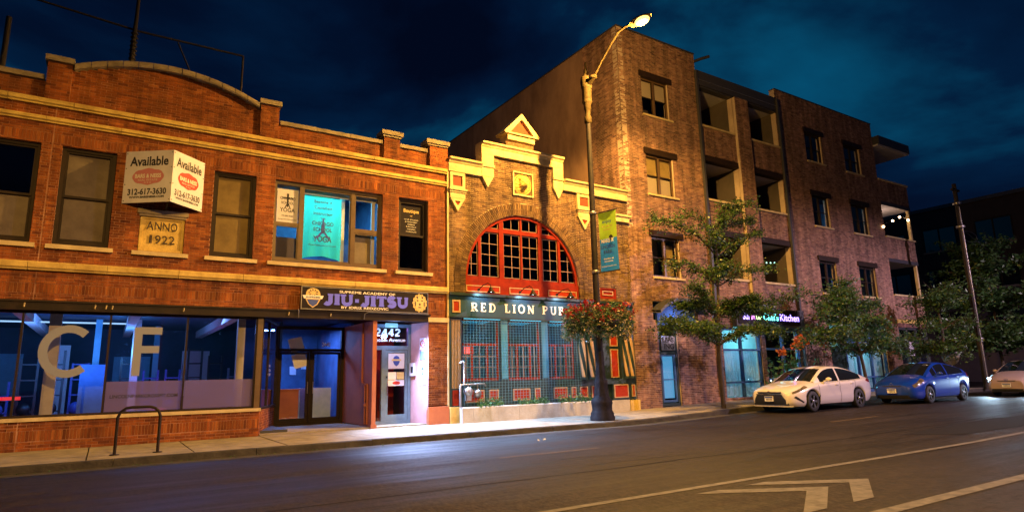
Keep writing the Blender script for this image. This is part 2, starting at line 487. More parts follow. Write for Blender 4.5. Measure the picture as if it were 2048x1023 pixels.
# ------------------------------------------------------------------ lettering
def text(body, org, u, v, h, m, parent, width=None, align='LEFT', name="lettering", ext=0.003, bold=0.0, spacing=1.0, font_h=0.73):
    """flat raised lettering: org = base point, u = reading direction, v = up; h = capital height"""
    cu = bpy.data.curves.new("lettering", 'FONT')
    cu.body = body
    cu.size = 1.0
    cu.extrude = 0.0
    cu.offset = bold
    cu.space_character = spacing
    cu.align_x = 'LEFT'
    cu.resolution_u = 3
    tmp = bpy.data.objects.new("lettering", cu); COL.objects.link(tmp)
    dg = bpy.context.evaluated_depsgraph_get(); dg.update()
    me = bpy.data.meshes.new_from_object(tmp.evaluated_get(dg), depsgraph=dg)
    bpy.data.objects.remove(tmp)
    co = np.zeros(len(me.vertices) * 3); me.vertices.foreach_get("co", co); co = co.reshape(-1, 3)
    if not len(co): return None
    sy = h / font_h
    sx = sy if width is None else width / max(1e-6, co[:, 0].max() - co[:, 0].min())
    x = co[:, 0] - co[:, 0].min()
    w = (co[:, 0].max() - co[:, 0].min()) * sx
    x = x * sx - (w / 2 if align == 'CENTER' else w if align == 'RIGHT' else 0)
    u, v = V(u).normalized(), V(v).normalized()
    nn = u.cross(v).normalized()
    base = V(org) - root_loc(parent)
    P = np.array(base)[None] + x[:, None] * np.array(u)[None] + (co[:, 1] * sy)[:, None] * np.array(v)[None] + ext * np.array(nn)[None]
    me.vertices.foreach_set("co", P.ravel()); me.update()
    me.materials.clear(); me.materials.append(M[m] if isinstance(m, str) else m)
    o = bpy.data.objects.new(name, me); COL.objects.link(o)
    o.parent = parent
    return o

def arc(cx, cz, rx, rz, a0, a1, n=8):
    return [(cx + rx * math.cos(math.radians(a0 + (a1 - a0) * i / n)), cz + rz * math.sin(math.radians(a0 + (a1 - a0) * i / n))) for i in range(n + 1)]
# stroke letters with serifs: width, list of (polyline, weight factor)
def SER(x, z, w=0.2): return ([(x - w, z), (x + w, z)], 0.5)
GLY = {
 'R': (0.78, [([(.16, 0), (.16, 1)], 1.3), (SER(.16, .035)), (SER(.14, .965, .16)), ([(.16, .96)] + arc(.38, .73, .25, .23, 90, -90) + [(.16, .5)], .8), ([(.36, .5), (.70, .03)], 1.2), SER(.70, .035, .1)]),
 'E': (0.68, [([(.16, 0), (.16, 1)], 1.3), ([(.0, .965), (.60, .965)], .55), ([(.0, .035), (.62, .035)], .55), ([(.16, .5), (.44, .5)], .5), ([(.58, .97), (.58, .78)], .5), ([(.60, .03), (.60, .24)], .5), ([(.44, .6), (.44, .4)], .5)]),
 'D': (0.82, [([(.16, 0), (.16, 1)], 1.3), ([(.0, .965), (.30, .965)] + arc(.34, .5, .36, .465, 90, -90) + [(.30, .035), (.0, .035)], .8)]),
 'L': (0.66, [([(.16, 0), (.16, 1)], 1.3), SER(.16, .965), ([(.0, .035), (.60, .035)], .55), ([(.58, .03), (.58, .28)], .5)]),
 'I': (0.34, [([(.16, 0), (.16, 1)], 1.3), SER(.16, .965), SER(.16, .035)]),
 'O': (0.88, [(arc(.42, .5, .36, .47, 0, 360, 20), 1.0)]),
 'N': (0.86, [([(.14, 0), (.14, 1)], .7), ([(.12, .97), (.72, .03)], 1.3), ([(.72, 0), (.72, 1)], .7), SER(.14, .035, .14), SER(.10, .965, .12), SER(.72, .965, .14)]),
 'P': (0.70, [([(.16, 0), (.16, 1)], 1.3), SER(.16, .035), SER(.14, .965, .16), ([(.16, .96)] + arc(.36, .72, .25, .24, 90, -90) + [(.16, .48)], .8)]),
 'U': (0.84, [([(.16, 1), (.16, .35)] + arc(.43, .33, .27, .29, 180, 360) + [(.70, .35), (.70, 1)], 1.0), SER(.16, .965), SER(.70, .965, .15)]),
 'B': (0.76, [([(.16, 0), (.16, 1)], 1.3), ([(.0, .965), (.34, .965)] + arc(.36, .75, .21, .215, 90, -90) + [(.16, .53)], .8), ([(.30, .53)] + arc(.38, .28, .26, .245, 90, -90) + [(.0, .035)], .85)]),
 'J': (0.62, [([(.42, 1), (.42, .3)] + arc(.22, .26, .20, .21, 0, -150), 1.2), SER(.42, .955, .2)]),
 'T': (0.72, [([(.35, 0), (.35, 1)], 1.3), ([(.0, .955), (.70, .955)], .6), SER(.35, .035), ([(.03, .97), (.03, .75)], .5), ([(.67, .97), (.67, .75)], .5)]),
 'S': (0.64, [(arc(.31, .73, .22, .23, 20, 270, 10) + arc(.31, .27, .24, .23, 90, -160, 10), 1.1)]),
 '2': (0.60, [(arc(.28, .72, .22, .24, 165, -30, 10) + [(.05, .06)], .9), ([(.04, .045), (.54, .045)], .7)]),
 '4': (0.64, [([(.42, 0), (.42, 1)], 1.1), ([(.42, .97), (.03, .30)], .6), ([(.02, .29), (.60, .29)], .6)]),
 '-': (0.42, [([(.06, .45), (.34, .45)], 1.0)]),
 'C': (0.82, [(arc(.47, .5, .42, .44, 48, 312, 22), 1.0)]),
 'F': (0.66, [([(.09, 0), (.09, 1)], 1.0), ([(.09, .93), (.62, .93)], 1.0), ([(.09, .54), (.58, .54)], 1.0)]),
 ' ': (0.45, []),
}
def strokes(body, x0, zb, h, wt, y, m, parent, width=None, name="lettering", slope=0.0, depth=0.012, track=0.12, org=None, u=(1, 0, 0)):
    """built-up letters from flat strokes with real depth, in the facade plane at y"""
    tot = sum(GLY[c][0] + track for c in body) - track
    sx = h if width is None else width / tot
    mb = MB(); x = x0; q = 0
    for c in body:
        gw, st = GLY[c]
        for pl, wf in st:
            q = (q + 1) % 5
            yy = y - 0.0012 * q
            t = wt * wf / 2
            pts = [(x + px * sx, zb + pz * h) for px, pz in pl]
            L, R_ = [], []
            for i, p in enumerate(pts):
                a = V(pts[max(0, i - 1)]); b = V(pts[min(len(pts) - 1, i + 1)])
                d = (b - a); d = d.normalized() if d.length > 1e-9 else V((1, 0))
                nn = V((-d.y, d.x))
                L.append((p[0] + nn.x * t, p[1] + nn.y * t)); R_.append((p[0] - nn.x * t, p[1] - nn.y * t))
            for i in range(len(pts) - 1):
                mb.prism([L[i], R_[i], R_[i + 1], L[i + 1]], yy - depth, yy)
        x += (gw + track) * sx
    return mb.build(name, m, parent)

# ------------------------------------------------------------------ brickwork
def minus(iv, cuts):
    out = []
    for a, b in iv:
        segs = [(a, b)]
        for c, d in cuts:
            ns = []
            for p, q in segs:
                if d <= p or c >= q: ns.append((p, q)); continue
                if c > p: ns.append((p, c))
                if d < q: ns.append((d, q))
            segs = ns
        out += [s for s in segs if s[1] - s[0] > 0.015]
    return out

class Brickwork:
    """collects single bricks (frame: origin, U along the wall, N outward) then links them: the ones that show
    largest as parts of their own, the rest as one part"""
    def __init__(s): s.b = []
    def add(s, o, U, N, u0, u1, z0, z1, d=0.0, depth=0.03):
        s.b.append((V(o), V(U), V(N), u0, u1, z0, z1, d + random.uniform(-0.0035, 0.0035), depth))
    def link(s, parent, m, singles=300):
        base = root_loc(parent)
        def size(b):
            c = b[0] + b[1] * ((b[3] + b[4]) / 2) + V((0, 0, (b[5] + b[6]) / 2))
            r = c - CAM; dz = r.dot(_f)
            if dz < 0.5: return 0
            px = 1024 + 1245 * r.dot(_r) / dz; py = 511 + 1245 * r.dot(_d) / dz
            if not (0 < px < 2048 and 0 < py < 1023): return 0
            return (b[4] - b[3]) * (b[6] - b[5]) * abs(b[2].dot(r)) / r.length / r.length_squared
        order = sorted(s.b, key=size, reverse=True)
        if singles:
            mesh = MB(); mesh.box(-.5, .5, -.5, .5, -.5, .5)
            me_o = mesh.build("brick", m, parent, local=True)
            me = me_o.data
            first = True
            for b in order[:singles]:
                o = me_o if first else bpy.data.objects.new("brick", me)
                if not first:
                    COL.objects.link(o); o.parent = parent
                first = False
                c = b[0] + b[1] * ((b[3] + b[4]) / 2) + b[2] * (b[7] - b[8] / 2) + V((0, 0, (b[5] + b[6]) / 2))
                o.location = c - base
                o.scale = (b[4] - b[3], b[8], b[6] - b[5])
                o.rotation_euler = (0, 0, math.atan2(b[1].y, b[1].x))
        rest = order[singles:]
        if rest:
            n = len(rest)
            O = np.array([b[0] - base for b in rest]); U = np.array([b[1] for b in rest]); N = np.array([b[2] for b in rest])
            u0, u1, z0, z1, d, dp = (np.array([b[i] for b in rest])[:, None] for i in (3, 4, 5, 6, 7, 8))
            Z = np.array([[0, 0, 1.0]])
            def pt(u, z, dd): return O + U * u + N * dd + Z * z
            P = np.stack([pt(u0, z0, d), pt(u1, z0, d), pt(u1, z1, d), pt(u0, z1, d),
                          pt(u0, z0, d - dp), pt(u1, z0, d - dp), pt(u1, z1, d - dp), pt(u0, z1, d - dp)], 1).reshape(-1, 3)
            k = np.arange(n)[:, None, None] * 8
            F = np.array([[0, 1, 2, 3], [0, 4, 5, 1], [1, 5, 6, 2], [2, 6, 7, 3], [3, 7, 4, 0]])[None] + k
            me = bpy.data.meshes.new("brickwork")
            me.from_pydata(P.tolist(), [], F.reshape(-1, 4).tolist())
            at = me.attributes.new("tint", 'FLOAT', 'FACE')
            at.data.foreach_set("value", np.repeat(rng.random(n), 5))
            me.materials.append(m if not isinstance(m, str) else M[m]); me.update()
            o = bpy.data.objects.new("brickwork", me); COL.objects.link(o); o.parent = parent
            tag(o, kind="stuff")

def brick_wall(bw, back, iv, z0, z1, o=(0, 0, 0), U=(1, 0, 0), N=(0, -1, 0), d=0.0, course=0.064, L=0.205, joint=0.010,
               thick=0.28, soldier=(), gaps=()):
    """iv(z) gives the solid intervals of the wall at height z. Adds bricks to bw and the mortar body to MB back."""
    o, U, N = V(o), V(U), V(N)
    z = z0; i = 0
    runs = []
    while z < z1 - 0.02:
        h = course; sold = False
        for (a, b) in soldier:
            if a - 0.001 <= z < b - 0.02:
                h = b - a if abs(z - a) < course * 0.5 else course
                if abs(z - a) < course * 0.5: sold = True
        for (a, b) in soldier:
            if z < a < z + h - 1e-6: h = a - z
        h = min(h, z1 - z)
        if h < 0.012: z += h; continue
        zm = z + h / 2
        ivs = iv(zm)
        if runs and len(runs[-1][2]) == len(ivs) and all(abs(p - q) < 1e-6 for A, B in zip(runs[-1][2], ivs) for p, q in zip(A, B)):
            runs[-1][1] = z + h
        else:
            runs.append([z, z + h, ivs])
        step = course if sold else L + joint
        start = -60.0 + (0 if i % 2 or sold else step / 2)
        for a, b in minus(ivs, gaps):
            k = math.floor((a - start) / step)
            x = start + k * step
            while x < b:
                p, q = max(a, x), min(b, x + step - joint)
                if q - p > 0.02: bw.add(o, U, N, p, q, z, z + h - joint, d)
                x += step
        z += h; i += 1
    for a, b, ivs in runs:
        for p, q in ivs:
            c = o + U * ((p + q) / 2) + N * (d - 0.007 - thick / 2) + V((0, 0, (a + b) / 2))
            back.obox(c, U * ((q - p) / 2), N * (thick / 2), V((0, 0, (b - a) / 2)))

# ------------------------------------------------------------------ windows
def rect_frame(mb, x0, x1, z0, z1, y0, y1, t, tb=None, mi=0):
    tb = t if tb is None else tb
    mb.box(x0, x0 + t, y0, y1, z0, z1, mi); mb.box(x1 - t, x1, y0, y1, z0, z1, mi)
    mb.box(x0 + t, x1 - t, y0, y1, z1 - t, z1, mi); mb.box(x0 + t, x1 - t, y0, y1, z0, z0 + tb, mi)

def sash_window(bld, x0, x1, z0, z1, fm="frame_dark", y=0.10, t=0.07, mid=0.5, top=None, bot=None, gm="glass", light_rail=None, mat_rail=None):
    """double-hung sash: frame with two sashes, two panes, optional blinds behind"""
    f = MB()
    rect_frame(f, x0, x1, z0, z1, y, y + 0.12, t)
    w = f.build("window", fm, bld)
    zm = z0 + (z1 - z0) * mid
    for (a, b, yy) in ((zm - 0.02, z1 - t, y + 0.03), (z0 + t, zm + 0.03, y + 0.065)):
        s_ = MB(); rect_frame(s_, x0 + t + 0.002, x1 - t - 0.002, a, b, yy, yy + 0.03, 0.045, 0.055)
        s_.build("sash", mat_rail or fm, w)
        bx("pane", gm, w, x0 + t + 0.04, x1 - t - 0.04, yy + 0.012, yy + 0.018, a + 0.04, b - 0.035)
    if top: bx("blind", top, w, x0 + t, x1 - t, y + 0.102, y + 0.107, zm + 0.012, z1 - t)
    if bot: bx("blind", bot, w, x0 + t, x1 - t, y + 0.102, y + 0.107, z0 + t, zm + 0.006)
    return w
# ------------------------------------------------------------------ ground, road, pavement
def lerp(x, pts):
    if x <= pts[0][0]: return pts[0][1]
    for (a, p), (b, q) in zip(pts, pts[1:]):
        if x <= b: return p + (q - p) * (x - a) / (b - a)
    return pts[-1][1]
def side_z(x): return lerp(x, ((13.5, 0), (17, .06), (20.5, .15), (26, .18), (40, .2)))
def road_z(x): return lerp(x, ((13.5, -.13), (20, -.044), (25, .03), (32, .05)))
def kerb_y(x): return lerp(x, ((6, -3.12), (12.5, -3.3), (19, -2.75)))

def asphalt_mat():
    m = bpy.data.materials.new("asphalt"); m.use_nodes = True
    n, l = m.node_tree.nodes, m.node_tree.links
    p = n["Principled BSDF"]
    tc = n.new("ShaderNodeTexCoord")
    def noise(sc, det, rough=.6, stretch=(1, 1, 1)):
        mp = n.new("ShaderNodeMapping"); mp.inputs["Scale"].default_value = stretch
        l.new(tc.outputs["Object"], mp.inputs[0])
        z = n.new("ShaderNodeTexNoise"); z.inputs["Scale"].default_value = sc; z.inputs["Detail"].default_value = det
        z.inputs["Roughness"].default_value = rough
        l.new(mp.outputs[0], z.inputs["Vector"]); return z
    big = noise(.35, 6, .6, (.35, 1, 1)); fine = noise(34, 4, .8, (1, .34, 1)); wear = noise(1.3, 8, .7, (.12, 1.6, 1)); spk = noise(120, 2)
    r1 = n.new("ShaderNodeValToRGB")
    r1.color_ramp.elements[0].position = .33; r1.color_ramp.elements[0].color = (.0035, .003, .003, 1)
    r1.color_ramp.elements[1].position = .7; r1.color_ramp.elements[1].color = (.017, .0135, .012, 1)
    mx = n.new("ShaderNodeMixRGB"); mx.inputs[0].default_value = .5
    l.new(big.outputs[0], mx.inputs[1]); l.new(wear.outputs[0], mx.inputs[2]); l.new(mx.outputs[0], r1.inputs[0])
    r2 = n.new("ShaderNodeValToRGB")
    r2.color_ramp.elements[0].position = .42; r2.color_ramp.elements[0].color = (.05, .05, .05, 1)
    r2.color_ramp.elements[1].position = .60; r2.color_ramp.elements[1].color = (3.4, 3.0, 2.7, 1)
    l.new(fine.outputs[0], r2.inputs[0])
    m2 = n.new("ShaderNodeMixRGB"); m2.blend_type = 'MULTIPLY'; m2.inputs[0].default_value = .85
    l.new(r1.outputs[0], m2.inputs[1]); l.new(r2.outputs[0], m2.inputs[2]); l.new(m2.outputs[0], p.inputs["Base Color"])
    mr = n.new("ShaderNodeMapRange"); mr.inputs["From Min"].default_value = .35; mr.inputs["From Max"].default_value = .65
    mr.inputs["To Min"].default_value = .42; mr.inputs["To Max"].default_value = .85
    p.inputs["Specular IOR Level"].default_value = .18
    l.new(mx.outputs[0], mr.inputs[0]); l.new(mr.outputs[0], p.inputs["Roughness"])
    add = n.new("ShaderNodeMath"); add.operation = 'ADD'
    l.new(fine.outputs[0], add.inputs[0]); l.new(spk.outputs[0], add.inputs[1])
    bp = n.new("ShaderNodeBump"); bp.inputs["Strength"].default_value = .7; bp.inputs["Distance"].default_value = .008
    l.new(add.outputs[0], bp.inputs["Height"]); l.new(bp.outputs[0], p.inputs["Normal"])
    return m
M["asphalt"] = asphalt_mat()
M["sidestreet"] = M["asphalt"]

xs = sorted(set(list(np.arange(-60, 140, 4.0)) + [13.5, 17, 19, 20, 20.5, 25, 26, 12.5, 6, 32, 39.8]))
g = MB()
g.grid([[(x, y, road_z(x)) for y in (-80, -22, kerb_y(x) + 0.02)] for x in xs])
g.grid([[(x, y, road_z(41)) for y in (-2.7, 80)] for x in (40.6, 50, 58, 140)])
g.build("road", "asphalt", kind="structure")
g = MB()
g.grid([[(x, y, -0.35) for y in (-400, 400)] for x in (-400, 500)])
g.build("ground", "roof_felt", kind="structure")

side = thing("sidewalk", None, None)
tag(side, kind="structure")
b = MB()
sx = [x for x in xs if -40 <= x <= 40]
b.grid([[(x, y, side_z(x) - .05) for y in (kerb_y(x) + .15, 3.6)] for x in sx])
b.build("bedding", "kerb", side)
jx = [-8.97 + 1.76 * i for i in range(28)]
for i in range(len(jx) - 1):
    a0, a1 = jx[i] + .006, jx[i + 1] - .006
    rows = ((kerb_y((a0 + a1) / 2) + .16, -.02), )
    ys = (kerb_y(a0) + .162, -1.52, -1.505, 0.0) if a0 > 3 else (kerb_y(a0) + .162, 0.0)
    dz = random.uniform(-.004, .004)
    for k in range(0, len(ys), 2):
        s_ = MB()
        y0a, y1 = ys[k], ys[k + 1]
        y0b = kerb_y(a1) + .162 if k == 0 else y0a
        z0, z1 = side_z(a0) + dz, side_z(a1) + dz
        e = .008
        s_.grid([[(a0, y0a, z0 - .06), (a0 + e, y0a + e, z0), (a0 + e, y1 - e, z0), (a0, y1, z0 - .06)],
                 [(a1, y0b, z1 - .06), (a1 - e, y0b + e, z1), (a1 - e, y1 - e, z1), (a1, y1, z1 - .06)]], smooth=False)
        s_.face([(a0, y0a, z0 - .06), (a0 + e, y0a + e, z0), (a0 + e, y1 - e, z0), (a0, y1, z0 - .06)])
        s_.face([(a1, y0b, z1 - .06), (a1, y1, z1 - .06), (a1 - e, y1 - e, z1), (a1 - e, y0b + e, z1)])
        s_.build("slab", "concrete", side)

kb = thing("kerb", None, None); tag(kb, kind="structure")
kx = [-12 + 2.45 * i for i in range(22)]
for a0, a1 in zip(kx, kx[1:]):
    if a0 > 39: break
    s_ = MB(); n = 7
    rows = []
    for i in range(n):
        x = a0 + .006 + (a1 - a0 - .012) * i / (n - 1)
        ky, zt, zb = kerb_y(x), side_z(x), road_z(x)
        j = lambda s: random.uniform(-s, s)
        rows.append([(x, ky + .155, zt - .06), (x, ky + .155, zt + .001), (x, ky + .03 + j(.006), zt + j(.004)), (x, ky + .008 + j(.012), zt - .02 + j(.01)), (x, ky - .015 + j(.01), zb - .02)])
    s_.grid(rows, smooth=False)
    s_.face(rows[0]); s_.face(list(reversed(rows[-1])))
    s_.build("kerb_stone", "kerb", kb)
gut = MB()
gut.grid([[(x, kerb_y(x) - .42, road_z(x) + .004), (x, kerb_y(x) - .01, road_z(x) + .006)] for x in sx if x < 20])
gut.build("gutter", "kerb", None, kind="structure")

# painted markings, each a thin sheet over the road
def sheet(name, m, poly, dz, parent=None, **kw):
    s_ = MB(); s_.face([(x, y, road_z(x) + dz) for x, y in poly])
    return s_.build(name, m, parent, **kw)
def stripe(name, m, x0, x1, y0, y1, w, dz, step=3.0):
    s_ = MB(); n = max(2, int((x1 - x0) / step) + 1)
    s_.grid([[(x0 + (x1 - x0) * i / (n - 1), y0 + (y1 - y0) * i / (n - 1) + s * w / 2, road_z(x0 + (x1 - x0) * i / (n - 1)) + dz) for s in (-1, 1)] for i in range(n)], smooth=False)
    return s_.build(name, m, None, kind="structure")
for k, x in enumerate((-4.4, 6.1, 16.6, 27.1, 37.6)):
    stripe("centre_dash", "yellow_paint", x, x + 2.3, -6.95 - .015 * k, -6.98 - .015 * k, .10, .005)
stripe("lane_line", "white_paint", -20, 42, -10.93, -11.6, .12, .005)
stripe("lane_line", "white_paint", -20, 42, -13.15, -13.6, .17, .005)
for x in (8.63, 7.70):
    for s in (1, -1):
        poly = [(x, -12.2), (x - 1.20, -12.2 + s * .70), (x - 1.62, -12.2 + s * .70), (x - .46, -12.2)]
        sheet("bike_chevron", "white_paint", poly, .005, kind="structure")
crk = MB()
px_, py_ = -14.0, -9.15
while px_ < 40:
    nx, ny = px_ + .8, -9.2 - .008 * px_ + random.uniform(-.03, .03)
    w0 = random.uniform(.012, .03)
    crk.face([(px_, py_ - w0, road_z(px_) + .003), (nx, ny - w0, road_z(nx) + .003), (nx, ny + w0, road_z(nx) + .003), (px_, py_ + w0, road_z(px_) + .003)])
    px_, py_ = nx, ny
crk.build("road_seam", "tar", None, kind="structure")
for _ in range(7):
    x, y = random.uniform(-2, 16), random.uniform(-9, -4.2)
    c = MB(); pts = [(x, y)]
    for i in range(9):
        x += random.uniform(.08, .35); y += random.uniform(-.06, .06); pts.append((x, y))
    for (a, b_), (c_, d_) in zip(pts, pts[1:]):
        c.face([(a, b_ - .006, road_z(a) + .003), (c_, d_ - .006, road_z(c_) + .003), (c_, d_ + .006, road_z(c_) + .003), (a, b_ + .006, road_z(a) + .003)])
    c.build("road_crack", "tar", None, kind="structure")
sheet("road_patch", "tar", [(14.6, -9.75), (19.5, -9.55), (21.5, -9.9), (22.5, -10.6), (17.6, -10.85), (15.4, -10.6)], .004, kind="structure")
# ------------------------------------------------------------------ the red brick commercial building
LB = thing("commercial_building", "two storey red brick commercial block with an arched parapet and stone belt courses", "building", (2, 0, 0))
XL, XR = -6.0, 8.58
holes = [(-2.75, -1.66, 4.46, 6.76), (-1.27, -.20, 4.46, 6.77), (.38, 1.35, 4.45, 5.45), (1.93, 2.95, 4.46, 6.72), (3.43, 6.47, 4.47, 6.68), (6.98, 7.95, 4.43, 6.68), (-4.75, -3.15, 4.46, 6.76),
         (XL, 3.32, .62, 3.1), (3.32, 7.95, -1, 3.1)]
def arch_z(x): return 9.06 - .112 * (x - .80) ** 2
def lb_iv(z):
    if z > 8.24:
        iv = []
        if z < 8.72: iv += [(-1.72, -1.25)]
        r = (9.06 - z) / .112
        if r > 0:
            w = math.sqrt(r); iv.append((max(-1.25, .80 - w), min(2.94, .80 + w)))
        if z < 8.72: iv.append((2.94, 3.42))
        if z < 8.47: iv += [(6.45, 6.95), (7.95, 8.57)]
        return sorted([i for i in iv if i[1] > i[0]])
    cuts = [(h[0], h[1]) for h in holes if h[2] < z < h[3]]
    return minus([(XL, XR)], cuts)
bw, bk = Brickwork(), MB()
def pan(z):  # plain zones of the base panels
    return lb_iv(z)
brick_wall(bw, bk, lb_iv, 0.0, 9.06, soldier=((.20, .42), (3.34, 3.555), (6.80, 7.02)),
           gaps=((-1.475, -1.45),))
# pier bricks standing proud of the parapet
for a, b_, t in ((-1.72, -1.25, 8.72), (2.94, 3.42, 8.72), (6.45, 6.95, 8.47), (7.95, 8.57, 8.47)):
    brick_wall(bw, bk, lambda z, a=a, b_=b_: [(a, b_)], 7.80, t, d=.09, thick=.09)
brick_wall(bw, bk, lambda z: [(7.95, 8.57)], .55, 2.95, d=.05, thick=.05)
# splayed return of the entrance: low brick base
ret0, ret1 = V((3.32, 0, 0)), V((4.22, 2.5, 0))
ru = (ret1 - ret0).normalized(); rn = V((ru.y, -ru.x, 0))
brick_wall(bw, bk, lambda z: [(0, (ret1 - ret0).length)], 0, .62, o=ret0, U=ru, N=rn, thick=.15)
bw.link(LB, "brick_red", 300)
# wall body behind, roof, sides
bk.build("wall", "mortar_red", LB)
s_ = MB()
s_.box(XL, XL + .25, .30, 14, -.3, 8.2); s_.box(XR - .25, XR - .002, .30, 14, -.3, 8.2); s_.box(XL, XR, 14, 14.25, -.3, 8.2)
s_.build("side_wall", "stucco", LB)
bx("roof", "roof_felt", LB, XL + .25, XR - .25, .30, 14, 7.6, 7.75)
bx("upper_floor", "room_dark", LB, XL + .25, XR - .25, .30, 14, 3.3, 3.6)

def stones(name, m, x0, x1, y0, y1, z0, z1, step, lip=None):
    n = max(1, round((x1 - x0) / step))
    for i in range(n):
        a, b_ = x0 + (x1 - x0) * i / n + .004, x0 + (x1 - x0) * (i + 1) / n - .004
        q = MB(); j = random.uniform(-.004, .004)
        if lip:   # moulded: sloping top, face, small lower fillet
            pr = [(y1, z0), (y0 + .035 + j, z0), (y0 + .035 + j, z0 + .03), (y0 + .015 + j, z0 + .05), (y0 + j, z0 + .055), (y0 + j, z1 - .03), (y0 + .02 + j, z1), (y1, z1 + .012)]
            q.grid([[(a, y, z) for y, z in pr], [(b_, y, z) for y, z in pr]], smooth=False)
            q.face([(a, y, z) for y, z in reversed(pr)]); q.face([(b_, y, z) for y, z in pr])
        else:
            q.box(a, b_, y0 + j, y1, z0, z1)
        q.build(name, m, LB)
stones("belt_stone", "stone", XL, XR - .004, -.10, .05, 7.64, 7.80, 1.26, True)
stones("belt_stone", "stone", XL, XR - .004, -.08, .05, 7.245, 7.385, 1.52, True)
stones("belt_stone", "stone", XL, XR + .0, -.12, .05, 3.83, 4.02, 1.42, True)
stones("coping_stone", "coping", XL, -1.76, -.06, .32, 8.255, 8.375, 1.1)
stones("coping_stone", "coping", 3.46, 6.42, -.06, .32, 8.245, 8.355, 1.0)
stones("coping_stone", "coping", 6.97, 7.90, -.06, .32, 8.245, 8.355, .9)
for a, b_, z in ((-1.78, -1.22, 8.725), (2.90, 3.48, 8.725)):
    stones("pier_cap", "coping", a, b_, -.16, .34, z, z + .13, 2)
for a, b_, z in ((6.36, 7.04, 8.475), (7.82, 8.62, 8.475)):
    q = MB(); q.box(a + .05, b_ - .05, -.13, .32, z, z + .06); q.box(a, b_, -.17, .34, z + .06, z + .19); q.build("pier_cap", "coping", LB)
N_ = 13
for i in range(N_):
    x0, x1 = -1.22 + 4.12 * i / N_ + .006, -1.22 + 4.12 * (i + 1) / N_ - .006
    q = MB(); rows = []
    for k in range(4):
        x = x0 + (x1 - x0) * k / 3; z = arch_z(x) + .004
        rows.append([(x, .34, z), (x, -.13, z), (x, -.15, z + .04), (x, -.15, z + .13), (x, -.12, z + .155), (x, .34, z + .155)])
    q.grid(rows, smooth=False, closed=True); q.face(rows[0][::-1]); q.face(rows[-1]); q.build("coping_stone", "coping", LB)

for x0, x1 in ((-2.85, -1.56), (-1.37, -.10), (.27, 1.46), (1.82, 3.06), (3.31, 6.60), (6.87, 8.07), (-4.85, -3.05)):
    bx("window_sill", "stone_pale", LB, x0, x1, -.085, .10, 4.335, 4.432)
# upper windows
sash_window(LB, -4.75, -3.15, 4.47, 6.75, bot="blind")
w = sash_window(LB, -2.75, -1.66, 4.47, 6.75, bot="blind", mid=.47)
sash_window(LB, -1.27, -.20, 4.47, 6.765, top="blind", bot="blind", t=.085, mid=.49)
sash_window(LB, 1.93, 2.95, 4.47, 6.715, top="blind_ochre", bot="blind_ochre", t=.075, mid=.5)
w5 = sash_window(LB, 6.98, 7.95, 4.44, 6.67, fm="frame_dark", mid=.5)
# wide three-part window with the yoga banner
f = MB()
rect_frame(f, 3.43, 6.47, 4.48, 6.67, .10, .22, .07)
for a, b_ in ((4.105, 4.205), (5.56, 5.66)):
    f.box(a, b_, .095, .215, 4.55, 6.60)
f.box(3.50, 4.105, .11, .19, 5.47, 5.55); f.box(5.66, 6.40, .11, .19, 5.47, 5.55)
wy = f.build("window", "frame_brown", LB)
for a, b_, c, d in ((3.50, 4.105, 4.55, 5.47), (3.50, 4.105, 5.55, 6.60), (4.205, 5.56, 4.55, 6.60), (5.66, 6.40, 4.55, 5.47), (5.66, 6.40, 5.55, 6.60)):
    bx("pane", "glass", wy, a, b_, .150, .156, c, d)
ws = MB()
rect_frame(ws, 4.205, 5.56, 4.55, 6.60, .12, .17, .035); rect_frame(ws, 5.66, 6.40, 4.55, 5.47, .12, .17, .04); rect_frame(ws, 5.66, 6.40, 5.55, 6.60, .12, .17, .04); rect_frame(ws, 3.50, 4.105, 4.55, 5.47, .12, .17, .035)
ws.build("sash", "frame_brown", wy)
# the lit yoga room behind
r = MB()
r.box(3.2, 6.75, 3.4, 3.45, 4.0, 7.2); r.box(3.15, 3.2, .31, 3.45, 4.0, 7.2); r.box(6.75, 6.8, .31, 3.45, 4.0, 7.2); r.box(3.2, 6.75, .31, 3.4, 7.15, 7.2); r.box(3.2, 6.75, .31, 3.4, 4.0, 4.05)
r.build("yoga_room", "room_blue", LB)
bx("window_head_reveal", "room_pale", LB, 3.45, 6.45, .33, .36, 6.48, 6.68)
bx("room_pillar", "room_pale", LB, 5.38, 5.50, .5, .6, 4.1, 6.7); bx("room_pillar", "room_pale", LB, 6.26, 6.36, .34, .4, 4.5, 6.66)
bx("half_screen", "blind", LB, 5.66, 6.24, .30, .31, 4.55, 5.50)
bx("half_screen", "room_dark", LB, 3.46, 4.14, .42, .43, 4.55, 5.20)
cl = MB(); cl.box(4.2, 6.2, .9, 1.1, 7.08, 7.12)
cl.build("ceiling_lamp", emis("cyan_tube", (.35, .9, 1.0), 9.0), LB)
light("yoga_room_lamp", 'AREA', (5.0, 1.3, 6.9), 190, (.14, .62, 1.0), 1.2, target=(5, 1.6, 4))
